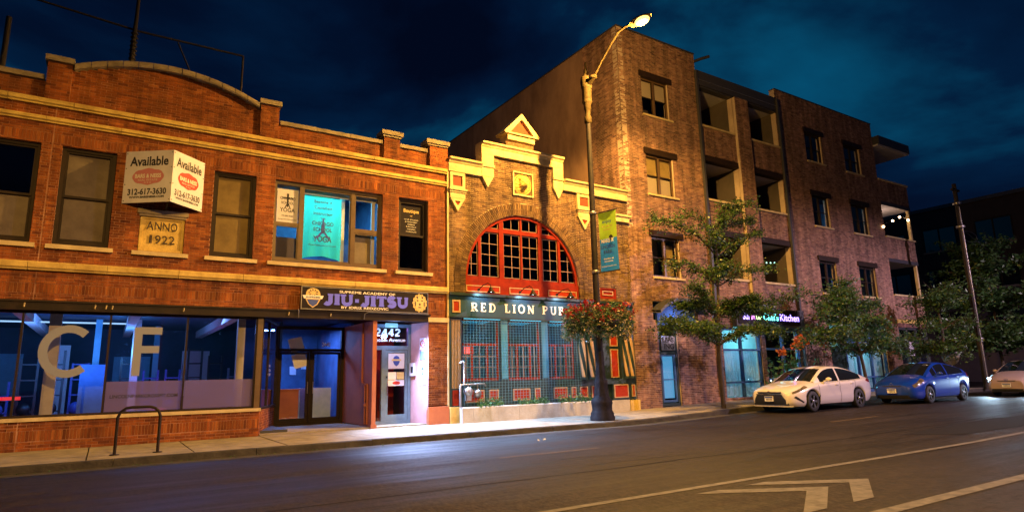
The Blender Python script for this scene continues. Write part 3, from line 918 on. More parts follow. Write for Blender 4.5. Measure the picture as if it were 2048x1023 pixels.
# things hung in and on the red building
bn = thing("yoga_banner", "teal cloth banner with a warrior pose figure in the wide lit window", "banner", (4.8, .3, 4.7))
q = MB(); rows = []
for i in range(15):
    t = i / 14; z = 6.44 - 1.72 * t; row = []
    for k in range(25):
        s = k / 24; x = 4.24 + 1.09 * s + .012 * math.sin(t * 3) 
        row.append((x, .27 + .022 * math.sin(s * 17 + 2 * t) * (.3 + t) + .02 * math.cos(s * 7), z - .10 * (s - .5) ** 2 * (4 * t)))
    rows.append(row)
q.grid(rows)
M["teal_film"] = film_mat("teal_cloth_lit", (.05, .66, .48), .97)
q.build("cloth", "teal_film", bn)
U_, V_ = (1, 0, 0), (0, 0, 1)
for s, z, h, wd in (("Become A", 6.24, .085, .52), ("Certified", 6.07, .085, .50), ("Instructor", 5.90, .085, .54), ("THE", 5.77, .05, .14),
                    ("CHICAGO", 5.60, .115, .60), ("SCHOOL", 5.43, .105, .52), ("OF", 5.36, .04, .10), ("YOGA", 5.13, .17, .52), ("chicagoschoolofyoga.com", 5.01, .04, .78)):
    text(s, (4.80, .225, z), U_, V_, h, "ink", bn, width=wd, align='CENTER', bold=.02)
fig = MB()
fig.sphere((4.81, .222, 5.655), .035, sc=(1, .1, 1))
for poly in ([(4.76, 5.62), (4.86, 5.62), (4.85, 5.42), (4.77, 5.42)], [(4.77, 5.44), (4.85, 5.44), (4.66, 5.22), (4.60, 5.22)], [(4.79, 5.44), (4.85, 5.44), (5.03, 5.22), (4.96, 5.22)],
             [(4.79, 5.60), (4.83, 5.60), (4.83, 5.80), (4.79, 5.80)]):
    fig.prism(poly, .221, .2235)
fig.build("pose_figure", "blue_ink", bn)

ps = thing("yoga_poster", "white yoga school poster in the upper left pane of the wide window", "poster", (3.8, .2, 5.6))
bx("sheet", "white", ps, 3.53, 4.09, .185, .19, 5.56, 6.50)
for s, z, h, wd in (("CHICAGO", 6.20, .09, .40), ("SCHOOL", 6.08, .08, .34), ("of", 6.02, .04, .06), ("YOGA", 5.86, .12, .40), ("773-880-9642", 5.73, .045, .30), ("chicagoschoolofyoga.com", 5.64, .03, .48)):
    text(s, (3.81, .184, z), U_, V_, h, "ink", ps, width=wd, align='CENTER', bold=.015)
fp = MB()
for poly in ([(3.79, 6.0), (3.83, 6.0), (3.84, 6.38), (3.78, 6.38)], [(3.66, 6.24), (3.96, 6.24), (3.96, 6.27), (3.66, 6.27)], [(3.73, 5.98), (3.76, 5.98), (3.82, 6.12), (3.80, 6.12)], [(3.86, 5.98), (3.89, 5.98), (3.83, 6.12), (3.81, 6.12)]):
    fp.prism(poly, .1815, .1825)
fp.build("pose_figure", "ink", ps)

bp_ = thing("studio_poster", "black poster with gold script in the narrow window beside the pub", "poster", (7.45, .2, 5.6))
bx("sheet", "sign_black", bp_, 7.08, 7.85, .205, .21, 5.60, 6.57)
text("Boutique", (7.47, .203, 6.30), U_, V_, .11, "gold_ink", bp_, width=.50, align='CENTER', bold=.02)
text("of", (7.47, .203, 6.17), U_, V_, .06, "gold_ink", bp_, align='CENTER')
for i, (s, wd) in enumerate((("HAIR STUDIO", .46), ("BY APPOINTMENT", .40), ("MASSAGE", .24), ("FACIALS", .32), ("WAXING", .26), ("CHICAGO", .34))):
    text(s, (7.47, .203, 6.06 - .075 * i), U_, V_, .035, "white_ink", bp_, width=wd, align='CENTER')

# projecting V-shaped letting sign
av = thing("letting_sign", "white two sided projecting sign reading Available above the date stone", "sign", (.83, 0, 6.2))
A, B, C = V((-.02, -.02, 0)), V((.94, -.72, 0)), V((1.69, -.02, 0))
def vpanel(p0, p1, name):
    q = MB(); n = (p1 - p0).cross(V((0, 0, 1))).normalized()
    q.face([p0 + V((0, 0, 5.545)), p1 + V((0, 0, 5.545)), p1 + V((0, 0, 6.825)), p0 + V((0, 0, 6.825))])
    q.face([p0 - n * .02 + V((0, 0, 5.545)), p0 - n * .02 + V((0, 0, 6.825)), p1 - n * .02 + V((0, 0, 6.825)), p1 - n * .02 + V((0, 0, 5.545))])
    for z, s in ((5.545, 1), (6.825, -1)):
        q.face([p0 + V((0, 0, z)), p0 - n * .02 + V((0, 0, z)), p1 - n * .02 + V((0, 0, z)), p1 + V((0, 0, z))])
    q.face([p0 + V((0, 0, 5.545)), p0 + V((0, 0, 6.825)), p0 - n * .02 + V((0, 0, 6.825)), p0 - n * .02 + V((0, 0, 5.545))])
    q.face([p1 + V((0, 0, 5.545)), p1 - n * .02 + V((0, 0, 5.545)), p1 - n * .02 + V((0, 0, 6.825)), p1 + V((0, 0, 6.825))])
    o = q.build(name, "white", av)
    u = (p1 - p0).normalized(); L = (p1 - p0).length; mid = (p0 + p1) / 2 + n * .002
    ink = "pink_ink" if p0 is A else "red_ink"
    text("Available", mid + V((0, 0, 6.46)), u, V_, .23, "ink", av, width=L * .80, align='CENTER', bold=.025)
    el = MB(); pts = []
    for k in range(28):
        a = 2 * math.pi * k / 28; rr = 1 + .06 * math.cos(8 * a)
        pts.append(mid + n * .003 + u * (math.cos(a) * L * .33 * (rr if abs(math.sin(a)) > .5 else 1)) + V((0, 0, 6.18 + .20 * math.sin(a) * rr)))
    el.face(pts); el.build("emblem", ink, av)
    text("BARS & NEISS", mid + n * .004 + V((0, 0, 6.15)), u, V_, .10, "white_ink", av, width=L * .54, align='CENTER', bold=.03)
    text("REAL ESTATE", mid + n * .004 + V((0, 0, 6.075)), u, V_, .04, "white_ink", av, width=L * .40, align='CENTER')
    text("* * *", mid + n * .004 + V((0, 0, 5.99)), u, V_, .06, "white_ink", av, width=L * .14, align='CENTER')
    text("312-617-3630", mid + V((0, 0, 5.74)), u, V_, .15, "ink", av, width=L * .80, align='CENTER', bold=.03)
    text("WWW.BARSNEISS.COM", mid + V((0, 0, 5.655)), u, V_, .05, "ink", av, width=L * .72, align='CENTER', bold=.045)
    bolts = MB()
    for z in (5.60, 6.0, 6.4, 6.77):
        for t in (.03, .97):
            c = p0 + (p1 - p0) * t + n * .004; bolts.sphere((c.x, c.y, z), .012, 6, 4)
    bolts.build("bolt", "black", av)
vpanel(A, B, "panel"); vpanel(B, C, "panel")
q = MB()
q.tube([A + V((.1, 0, 5.6)), V((.85, -.55, 5.6)), C + V((-.1, 0, 5.6))], .02, 6); q.tube([A + V((.1, 0, 6.75)), V((.85, -.55, 6.75)), C + V((-.1, 0, 6.75))], .02, 6)
q.tube([V((.9, -.6, 5.56)), V((.9, .02, 5.48))], .022, 6)
q.build("bracket", "black", av)

# date stone
ds = thing("date_stone", "carved stone plaque reading ANNO 1922 below the letting sign", "plaque", (.86, .05, 4.45))
q = MB(); q.box(.39, 1.34, .06, .25, 4.45, 5.44); q.build("slab", "stone", ds)
q = MB(); q.box(.32, 1.41, -.05, .2, 5.36, 5.47); q.box(.36, 1.37, -.02, .2, 5.30, 5.36); q.build("moulding", "coping", ds)
q = MB(); rect_frame(q, .40, 1.33, 4.46, 5.30, .035, .065, .05); q.build("border", "stone", ds)
for i, ch in enumerate("ANNO"):
    text(ch, (.605 + .17 * i, .055, 4.99), U_, V_, .21, "bark", ds, width=.15, align='CENTER', bold=.012, ext=.02)
for i, ch in enumerate("1922"):
    text(ch, (.64 + .15 * i, .055, 4.66), U_, V_, .21, "bark", ds, width=(.06 if ch == "1" else .125), align='CENTER', bold=.012, ext=.02)

# jiu-jitsu sign board
jj = thing("academy_sign", "long black signboard of a martial arts academy with violet letters over the doors", "sign", (6.0, -.1, 3.2))
bx("board", "sign_black", jj, 4.20, 7.85, -.17, -.125, 3.20, 3.785)
q = MB(); rect_frame(q, 4.185, 7.865, 3.185, 3.80, -.185, -.123, .02); q.build("edge_frame", "metal", jj)
strokes("JIU-JITSU", 4.80, 3.345, .27, .10, -.172, "purple_ink", jj, width=2.42, track=.10)
text("SUPREME ACADEMY OF", (6.02, -.172, 3.665), U_, V_, .068, "white_ink", jj, width=1.62, align='CENTER', bold=.02)
text("BY IDRIZ REDZOVIC", (5.95, -.172, 3.24), U_, V_, .068, "white_ink", jj, width=1.36, align='CENTER', bold=.02)
q = MB(); q.prism([(4.50 + .19 * math.cos(a), 3.60 + .16 * math.sin(a)) for a in np.linspace(0, math.pi, 9)] + [(4.31, 3.44), (4.38, 3.32), (4.50, 3.23), (4.62, 3.32), (4.69, 3.44)], -.176, -.172)
q.build("crest", "gold_ink", jj)
q = MB(); q.prism([(4.34, 3.45), (4.66, 3.45), (4.60, 3.33), (4.50, 3.26), (4.40, 3.33)], -.179, -.1765); q.build("crest_field", "blue_ink", jj)
q = MB(); q.prism([(4.26, 3.47), (4.74, 3.47), (4.78, 3.56), (4.22, 3.56)], -.181, -.1775); q.build("crest_ribbon", "white_ink", jj)
text("SUPREME", (4.50, -.1815, 3.49), U_, V_, .045, "ink", jj, width=.38, align='CENTER', bold=.02)
q = MB()
for k in range(9):
    a = math.pi * 2 * k / 9 + .3; q.prism([(4.50 + .05 * math.cos(a), 3.63 + .045 * math.sin(a)), (4.50 + .13 * math.cos(a + .2), 3.63 + .10 * math.sin(a + .2)), (4.50 + .13 * math.cos(a - .2), 3.63 + .10 * math.sin(a - .2))], -.179, -.1765)
q.build("crest_mask", "ink", jj)
q = MB(); q.prism([(7.60 + (.21 + .025 * (k % 2)) * math.cos(2 * math.pi * k / 26), 3.49 + (.245 + .03 * (k % 2)) * math.sin(2 * math.pi * k / 26)) for k in range(26)], -.176, -.172); q.build("lion_mane", "gold_ink", jj)
q = MB()
for cx_, cz_, rx_, rz_ in ((7.53, 3.56, .035, .02), (7.67, 3.56, .035, .02), (7.60, 3.45, .035, .03), (7.60, 3.36, .06, .018), (7.46, 3.46, .02, .08), (7.74, 3.46, .02, .08), (7.52, 3.65, .03, .03), (7.68, 3.65, .03, .03)):
    q = MB(); q.prism([(cx_ + rx_ * math.cos(a), cz_ + rz_ * math.sin(a)) for a in np.linspace(0, 2 * math.pi, 9)[:-1]], -.179, -.1765); q.build("lion_feature", "ink", jj)
q = MB()
for k in range(20):
    a = 2 * math.pi * k / 20; q.prism([(7.60 + .15 * math.cos(a), 3.49 + .18 * math.sin(a)), (7.60 + .21 * math.cos(a + .06), 3.49 + .25 * math.sin(a + .06)), (7.60 + .20 * math.cos(a + .12), 3.49 + .24 * math.sin(a + .12))], -.1785, -.1765)
q.build("mane_line", "ink", jj)

# ---------------- storefront at street level
q = MB(); q.box(XL, 7.97, -.09, .12, 2.955, 3.17); q.build("lintel_beam", "black", LB)
q = MB(); q.box(XL, 7.99, -.12, .1, 3.13, 3.172); q.build("beam_cap", "black", LB)
for x in (-1.6, -.33, -.12, .0, 1.45, 3.9, 5.0):
    q = MB(); q.tube([(x, -.11, 3.02), (x + .01, -.13, 3.10)], .016, 5); q.build("beam_clip", "stone_pale", LB)
q = MB(); q.tube([(4.15, -.12, 3.19), (4.15, -.14, 3.0), (4.16, -.11, 2.96)], .012, 5); q.build("conduit", "metal", LB)
q = MB(); q.tube([(7.9, -.15, 3.17), (6.05, -.16, 3.17), (5.95, -.15, 3.12), (5.94, -.12, 2.97)], .014, 5); q.build("conduit", "metal", LB)
bx("storefront_sill", "stone_pale", LB, XL, 3.35, -.05, .26, .605, .68)
sf = MB()
sf.box(XL, 3.28, .06, .13, .68, .73); sf.box(XL, 3.28, .06, .13, 2.90, 2.955)
for x in (-3.20, -1.60, 0.0, 1.58, 3.17):
    sf.box(x - .022, x + .022, .05, .13, .73, 2.90)
sfo = sf.build("shop_window", "frame_dark", LB)
for x in (-4.78, -3.20, -1.60, 0.0, 1.58):
    bx("pane", "glass", sfo, x + .022, x + 1.56, .088, .096, .73, 2.90)
q = MB(); q.box(3.19, 3.32, .03, .16, .68, 2.955); q.build("corner_post", "frame_brown", LB)
M["frost"] = film_mat("frosted_film", (.26, .20, .30), .58)
fb = thing("frosted_band", "translucent frosted band with a web address along the foot of the gym glass", "window decal", (1.6, .08, .7))
q = MB(); q.box(.03, 1.55, .0835, .0865, .735, 1.40); q.box(1.61, 3.14, .0835, .0865, .735, 1.40); q.build("film", "frost", fb)
text("LINCOLNPARKCROSSFIT.COM", (.80, .078, 1.03), U_, V_, .075, "ink", fb, width=1.36, align='CENTER', bold=.02)
for ch, x0, w_ in (("C", -1.25, .88), ("F", .49, .60)):
    t_ = thing("window_letter", "large tan letter %s applied to the gym shop window" % ch, "window lettering", (x0 + .4, .08, 2), group=None)
    strokes(ch, x0, 1.52, 1.12, .17, .085, "letter_grey", t_, width=w_ / (.82 if ch == "C" else .66) * (GLY[ch][0]), depth=.006)

# gym interior
gy = MB()
gy.box(XL + .25, 4.1, 9.0, 9.1, 0, 3.3); gy.box(XL + .25, 3.9, 3.0, 9.0, 3.25, 3.28); gy.box(XL + .25, 3.9, .3, 3.0, 3.25, 3.28)
gy.build("gym_room", "gym_wall", LB)
bx("gym_floor", "floor_dark", LB, XL + .25, 4.1, .3, 9.0, .04, .1)
bx("partition", "room_blue", LB, 4.30, 4.38, 2.6, 9.0, .1, 3.25)
q = MB(); q.box(-1.17, -.94, .62, .85, .1, 3.25); q.build("column", "beige", LB)
q = MB(); q.box(2.80, 2.98, .52, .70, .1, 3.25); q.build("column", "beige", LB)
q = MB(); q.box(-3.4, -3.2, 3.9, 4.1, .1, 3.25); q.box(.6, .8, 5.0, 5.2, .1, 3.25); q.build("column", "room_pale", LB)
for x0, x1, y in ((-3.6, -2.2, 2.3), (-1.6, .0, 2.2), (.2, 1.8, 2.2), (-3, .5, 5.2)):
    bx("tube_lamp", emis("blue_tube", (.35, .62, 1.0), 1.2), LB, x0, x1, y, y + .06, 3.12, 3.16)
for i in range(14):
    x = -4.6 + i * .62
    rk = MB()
    h = random.uniform(1.3, 2.5)
    rk.box(x, x + .06, 6.2, 6.28, .1, h); rk.box(x + .4, x + .46, 6.2, 6.28, .1, h)
    for z in np.arange(.6, h, .45): rk.box(x, x + .46, 6.18, 6.3, z, z + .04)
    for z in (.7,): rk.lathe([(.02, -.06), (.17, -.05), (.17, -.02), (.02, 0)], (x + .2, 6.15, z), 14, 'y')
    tag(rk.build("equipment_rack", random.choice(["car_black", "blue_ink", "steel_blue"])), "dark weight rack deep inside the blue lit gym", "gym rack", "weight racks inside the gym")
for i, (x, y, c) in enumerate(((-2.0, 1.2, "red_ink"), (-2.65, 1.0, "blue_ink"), (1.2, 3.2, "red_ink"), (.85, 1.6, "blue_ink"))):
    q = MB(); q.lathe([(.02, 0), (.30, .02), (.36, .2), (.36, .42), (.28, .56), (.02, .58)], (x, y, .12), 18)
    tag(q.build("exercise_ball", c), ("red round exercise cushion at the left end of the gym window", "blue round exercise cushion at the left end of the gym window", "red round exercise cushion behind the letter F", "blue round exercise cushion behind the letter F")[i], "exercise ball")
q = MB(); q.box(-.6, .0, 4.2, 4.26, .1, 1.9); tag(q.build("mat_stack", "awning_blue"), "tall blue mat leaning inside the gym behind the letter C", "gym mat")
for i, (x, w_, z0_, z1_, y, m_) in enumerate(((-3.6, 1.3, .9, 2.4, 8.9, "cyan_glow_tint"), (-1.5, .5, .4, 2.6, 7.4, "room_pale"), (.2, 1.1, 1.1, 2.3, 8.9, "cyan_glow_tint"), (2.3, .9, .9, 2.5, 8.9, "room_pale"), (-.35, .16, .1, 3.2, 4.6, "cyan_glow_tint"), (1.25, .16, .1, 3.2, 6.6, "cyan_glow_tint"))):
    bx("glow_panel", m_, LB, x, x + w_, y, y + .08, z0_, z1_)  # panels added to carry the blue glow of the gym
for x in (-4.2, -1.9, .4, 2.7):
    bx("ceiling_beam", "room_pale", LB, x, x + .22, .4, 9.0, 2.98, 3.22)
rdl = thing("red_glow_strip", "dim red strip added for a glow low inside the left end of the gym window", "glow strip", (-2.4, 2.5, .9))
bx("tube", emis("gym_red", (1.0, .03, .05), .8), rdl, -3.3, -1.7, 2.6, 2.66, 1.02, 1.10)  # glowing strip added for a red tinge low in the room
light("gym_red_light", 'POINT', (-2.4, 2.4, 1.0), 16, (1.0, .05, .12), .2)  # red light of the added strip
light("gym_violet_light", 'POINT', (1.4, 4.0, 1.2), 40, (.50, .08, .85), .3)  # added for a violet glow, without a fitting
light("gym_lamp", 'AREA', (-1.0, 3.4, 2.6), 150, (.10, .30, 1.0), 2.5, target=(-1, 6.4, 3.4))
light("gym_lamp", 'POINT', (.6, 5.0, 2.3), 110, (.08, .34, 1.0), .4)
light("gym_lamp", 'POINT', (-3.0, 2.2, 2.0), 16, (.08, .36, 1.0), .3)
light("gym_lamp", 'AREA', (2.0, 2.8, 3.0), 80, (.16, .32, 1.0), 1.6, target=(2, 1.8, 0))

# entrance 2440: splayed glass return, recess, double doors
q = MB()
p0, p1 = ret0 + V((.0, .12, 0)), ret1
for t0, t1 in ((.0, .04), (.40, .43), (.97, 1.0)):
    a, b_ = p0.lerp(p1, t0), p0.lerp(p1, t1); c = (a + b_) / 2
    q.obox(c + V((0, 0, 1.8)), (b_ - a) / 2, V((ru.y, -ru.x, 0)) * .03, V((0, 0, 1.16)))
q.obox((p0 + p1) / 2 + V((0, 0, .66)), (p1 - p0) / 2, rn * .035, V((0, 0, .03))); q.obox((p0 + p1) / 2 + V((0, 0, 2.95)), (p1 - p0) / 2, rn * .035, V((0, 0, .04)))
rw = q.build("side_window", "frame_dark", LB)
q = MB(); q.face([p0 + V((0, 0, .69)), p1 + V((0, 0, .69)), p1 + V((0, 0, 2.9)), p0 + V((0, 0, 2.9))]); q.build("pane", "glass", rw)
text("LINCOLN", p0.lerp(p1, .5) + rn * .01 + V((0, 0, 1.60)), ru, V_, .07, "white_ink", LB, width=.5, align='CENTER', bold=.02)
text("PARK", p0.lerp(p1, .5) + rn * .01 + V((0, 0, 1.72)), ru, V_, .07, "white_ink", LB, width=.34, align='CENTER', bold=.02)
text("CROSSFIT", p0.lerp(p1, .5) + rn * .01 + V((0, 0, 1.48)), ru, V_, .07, "white_ink", LB, width=.55, align='CENTER', bold=.02)
q = MB(); q.box(6.24, 6.36, -.03, 2.6, .06, 2.955); q.build("wing_wall", "terracotta", LB)
q = MB(); q.box(6.22, 6.39, -.045, .9, .0, .10); q.build("plinth", "terracotta", LB)
bx("porch_ceiling", "frame_dark", LB, 3.33, 7.95, .13, 2.75, 3.10, 3.16)
bx("porch_floor", "concrete", LB, 3.36, 7.94, .005, 2.75, -.03, .035)
YD = 2.5
q = MB(); rect_frame(q, 4.20, 6.24, .04, 2.95, YD, YD + .12, .09)
q.box(4.29, 6.15, YD, YD + .1, 2.20, 2.28); q.box(5.19, 5.25, YD, YD + .1, .1, 2.2)
dr = q.build("door", "frame_dark", LB)
for a, b_ in ((4.30, 5.18), (5.26, 6.14)):
    q = MB(); rect_frame(q, a, b_, .08, 2.19, YD + .03, YD + .075, .075, .16); q.build("leaf_frame", "frame_dark", dr)
    bx("pane", "glass", dr, a + .075, b_ - .075, YD + .05, YD + .056, .24, 2.115)
bx("pane", "glass", dr, 4.29, 6.15, YD + .05, YD + .056, 2.28, 2.86)
q = MB(); q.tube([(5.14, YD - .04, .95), (5.14, YD - .04, 1.30)], .014, 6); q.tube([(5.30, YD - .04, .95), (5.30, YD - .04, 1.30)], .014, 6); q.build("handle", "metal", dr)
text("2440", (5.55, YD + .03, 2.36), U_, V_, .13, "white_ink", dr, width=.26, bold=.03)
nt = thing("paper_notice", "pale tilted paper notice taped in the glass over the 2440 doors", "notice", (4.75, YD, 2.2))
q = MB(); q.obox((4.78, YD + .035, 2.40), V((.20, 0, .05)), (0, .002, 0), V((-.06, 0, .20))); q.obox((4.90, YD + .035, 1.93), V((.20, 0, .05)), (0, .002, 0), V((-.06, 0, .20))); q.build("sheet", "white", nt)
# lobby behind the doors
q = MB(); q.box(4.0, 8.3, 6.5, 6.6, 0, 3.2); q.box(6.5, 6.6, 2.7, 6.5, 0, 3.2); q.build("lobby_wall", "room_blue", LB)
bx("lobby_floor", "floor_dark", LB, 4.0, 8.3, 2.62, 6.5, .0, .045)
light("lobby_light", 'POINT', (5.6, 3.1, 1.3), 4, (.75, .22, .8), .2)  # low violet light added to tinge the lobby, no fitting
light("lobby_light", 'AREA', (5.3, 4.2, 3.0), 220, (.14, .32, 1.0), 1.2, target=(5.3, 4.2, 0))
q = MB(); q.box(4.3, 5.1, 3.3, 3.75, .05, 1.05); q.box(4.26, 5.14, 3.26, 3.79, 1.05, 1.09); tag(q.build("counter", "terracotta"), "low reception counter behind the left 2440 door", "counter")
q = MB(); q.box(5.2, 6.2, 3.6, 3.7, .05, 1.1); tag(q.build("folding_screen", "curtain"), "pale low screen behind the right 2440 door", "screen")
for x, z, w_, h_ in ((5.55, 1.55, .22, .3), (5.95, 1.75, .25, .4)):
    q = MB(); q.box(x, x + w_, 6.46, 6.495, z, z + h_); tag(q.build("wall_picture", "white"), ("small pale framed picture on the blue lobby wall", "larger pale framed picture on the blue lobby wall")[x > 5.7], "picture")
q = MB(); q.tube([(6.225, .75, 2.94), (6.225, .75, 1.25)], .03, 8); q.tube([(6.225, .75, 1.25), (6.215, .62, 1.2), (6.215, .3, 1.18)], .03, 8); q.tube([(6.215, .45, 1.18), (6.215, .45, .1)], .028, 8); q.tube([(6.215, .27, 1.18), (6.215, .27, .1)], .028, 8)
q.sphere((6.20, .36, .62), .07, 8, 6)
tag(q.build("standpipe", "terracotta"), "painted drain pipe with a U bend on the orange entrance wall", "pipe")

# entrance 2442
Y2 = .72
q = MB(); rect_frame(q, 6.37, 7.72, .035, 2.93, Y2, Y2 + .12, .09); q.box(6.46, 7.63, Y2, Y2 + .1, 2.17, 2.29)
q.box(6.80, 6.92, Y2, Y2 + .1, .12, 2.17)
d2 = q.build("door", "steel_blue", LB)
q = MB(); rect_frame(q, 6.925, 7.625, .10, 2.165, Y2 + .02, Y2 + .07, .085, .2); q.build("leaf_frame", "steel_blue", d2)
bx("pane", "glass", d2, 7.01, 7.54, Y2 + .045, Y2 + .05, .30, 2.08); bx("pane", "glass", d2, 6.46, 6.80, Y2 + .045, Y2 + .05, .12, 2.17); bx("pane", "glass", d2, 6.46, 7.63, Y2 + .045, Y2 + .05, 2.29, 2.84)
q = MB(); q.tube([(6.97, Y2 - .04, .85), (6.97, Y2 - .04, 1.25)], .016, 6); q.lathe([(.03, -.02), (.03, 0)], (6.97, Y2 + .018, 1.38), 8, 'y'); q.build("handle", "chrome", d2)
strokes("2442", 6.60, 2.58, .215, .06, Y2 + .035, "white_ink", d2, width=.78)
text("Lincoln Avenue", (7.02, Y2 + .035, 2.42), U_, V_, .10, "white_ink", d2, width=1.06, align='CENTER', bold=.025)
pw = MB()
pw.grid([[(7.722, Y2 + .12, .035), (7.722, Y2 + .12, 2.955)], [(7.735, Y2, .035), (7.735, Y2, 2.955)], [(7.95, -.02, .035), (7.95, -.02, 2.955)], [(7.96, .0, .035), (7.96, 0, 2.955)], [(7.96, Y2 + .12, .035), (7.96, Y2 + .12, 2.955)]], smooth=False)
pw.build("reveal_wall", "pink_wall", LB)
pn = V((-.72 / .751, -.215 / .751, 0)); pu = V((.215, -.74, 0)).normalized()
def plate(name, t, z0, z1, w_, m, lab, cat, d=.006):
    c = V((7.735, Y2, 0)).lerp(V((7.95, -.02, 0)), t) + pu.cross(V((0, 0, 1))).normalized() * 0
    n = pu.cross(V((0, 0, 1))); n = n if n.x < 0 else -n
    o = thing(name, lab, cat, c + V((0, 0, z0)))
    q = MB(); q.obox(c + n * (d + .003) + V((0, 0, (z0 + z1) / 2)), pu * (w_ / 2), n * d, V((0, 0, (z1 - z0) / 2))); q.build("plate", m, o)
    return o, c + n * (2 * d + .004)
o, c = plate("wall_sign", .70, 2.16, 2.50, .27, "white", "white sign with a red ring on the pink door reveal", "sign")
q = MB()
nn = (pu.cross(V((0, 0, 1)))); nn = nn if nn.x < 0 else -nn
q.tube([c + nn * .003 + pu * (.09 * math.cos(a)) + V((0, 0, 2.33 + .10 * math.sin(a))) for a in np.linspace(0, 2 * math.pi, 17)], .014, 5); q.tube([c + nn * .003 + pu * -.06 + V((0, 0, 2.26)), c + nn * .003 + pu * .06 + V((0, 0, 2.40))], .014, 5); q.build("ring", "red_ink", o)
plate("wall_sign", .70, 1.86, 2.12, .27, "steel_blue", "blue grey sign in the middle of the pink door reveal", "sign")
o, c = plate("wall_sign", .70, 1.13, 1.82, .27, "white", "tall white yoga sign lowest on the pink door reveal", "sign")
text("YOGA", c + nn * .004 + V((0, 0, 1.26)), -nn.cross(V((0, 0, -1))) if False else pu, V_, .09, "blue_ink", o, width=.2, align='CENTER', bold=.02)
q = MB(); q.obox(c + nn * .003 + V((0, 0, 1.55)), pu * .02, nn * .002, V((0, 0, .14))); q.obox(c + nn * .003 + V((0, 0, 1.60)), pu * .09, nn * .002, V((0, 0, .015))); q.obox(c + nn * .003 + pu * .04 + V((0, 0, 1.42)), pu * .015, nn * .002, V((0, 0, .06))); q.build("pose_figure", "blue_ink", o)
o, c = plate("intercom", .14, 1.40, 1.78, .22, "white", "white intercom box beside the 2442 door", "intercom", .03)
q = MB(); q.obox(c + nn * .002 + V((0, 0, 1.58)), pu * .05, nn * .004, V((0, 0, .09))); q.build("keypad", "ink", o)
for nm, x0, x1, z0, z1, m, lab in (("door_poster", 7.02, 7.53, 1.62, 2.07, "white", "white poster with the academy crest on the 2442 door"), ("door_poster", 7.02, 7.28, 1.30, 1.52, "white", "small pale notice low on the 2442 door glass"),
                                   ("door_poster", 7.02, 7.53, 1.12, 1.29, "white", "white strip notice with a red oval on the 2442 door"), ("door_poster", 7.29, 7.52, 1.31, 1.52, "gold_ink", "small tan notice on the 2442 door glass")):
    o = thing(nm, lab, "poster", ((x0 + x1) / 2, Y2, z0))
    bx("sheet", m, o, x0, x1, Y2 + .038, Y2 + .042, z0, z1)
    if z1 > 2:
        q = MB(); q.prism([(7.275 + .10 * math.cos(a), 1.90 + .10 * math.sin(a)) for a in np.linspace(0, math.pi, 9)] + [(7.17, 1.82), (7.21, 1.74), (7.275, 1.69), (7.34, 1.74), (7.38, 1.82)], Y2 + .034, Y2 + .037); q.build("crest", "blue_ink", o)
        q = MB(); q.prism([(7.13, 1.85), (7.42, 1.85), (7.42, 1.90), (7.13, 1.90)], Y2 + .031, Y2 + .0335); q.build("ribbon", "gold_ink", o)
    if z0 < 1.2:
        q = MB(); q.prism([(7.28 + .12 * math.cos(a), 1.205 + .05 * math.sin(a)) for a in np.linspace(0, 2 * math.pi, 15)[:-1]], Y2 + .034, Y2 + .037); q.build("oval", "red_ink", o)
q = MB(); q.box(6.4, 7.9, 2.5, 2.6, 0, 3.0); q.build("hall_wall", "red_wood", LB)
light("hall_lamp", 'AREA', (7.15, 1.7, 2.9), 16, (.55, .12, .8), .6, target=(7.15, 1.7, 0))
wl_ = thing("door_lamp", "lit cylinder wall lamp above the 2442 entrance", "lamp", (7.05, .55, 2.9))
q = MB(); q.lathe([(.02, -.18), (.065, -.18), (.065, .18), (.02, .18)], (7.0, .50, 2.875), 14, 'x'); q.build("lamp_body", emis("door_lamp_lens", (.25, .65, 1.0), 1.0), wl_)
bx("bracket", "metal", wl_, 6.95, 7.05, .52, .72, 2.86, 2.92)
light("door_lamp_light", 'SPOT', (7.1, -.12, 2.90), P_DOOR * 30, (.38, .54, 1.0), .12, target=(8.1, -1.75, 0), spot=118, blend=.8)
light("door_lamp_light", 'POINT', (7.05, .33, 2.6), P_DOOR * .22, (.22, .42, 1.0), .1)
q = MB()
q.box(7.93, 8.60, -.11, .2, .0, .42); q.box(7.94, 8.59, -.09, .2, .42, .50); q.build("pier_base", "terracotta", LB)
q = MB(); q.box(7.92, 8.60, -.10, .2, 2.955, 3.09); q.build("pier_block", "stone_pale", LB)
q = MB(); q.box(8.565, 8.615, -.06, .04, .02, 8.0); q.build("downspout", "stone_pale", LB)
# roof frame and mast behind the parapet
q = MB(); q.tube([(-.1, .9, 7.7), (-.12, .9, 10.0), (-.1, .9, 10.9), (-.08, .9, 13.2)], [.07, .06, .045, .035], 8)
for z in np.arange(9.4, 10.4, .12): q.lathe([(.075, 0), (.095, .02), (.075, .04)], (-.11, .9, z), 8)
tag(q.build("roof_mast", "wood_pole"), "tall thin mast standing on the roof behind the arched parapet", "mast")
rf = thing("roof_frame", "dark pipe frame with slanting braces on the roof behind the arch", "roof frame", (0, .9, 7.7))
for nm, pts in (("rail", [(-2.7, .95, 10.75), (0, .95, 10.5), (2.55, .95, 10.5)]), ("post", [(2.55, .95, 7.7), (2.56, .95, 10.5)]), ("brace", [(.90, .95, 10.45), (1.6, .95, 8.9)])):
    q = MB(); q.tube(pts, .028 if nm != "brace" else .02, 6); q.build(nm, "wood_pole", rf)
q = MB(); q.tube([(-2.67, .9, 7.7), (-2.67, .9, 10.05)], .06, 7); tag(q.build("roof_post", "wood_pole"), "short dark post on the roof at the far left edge", "post")
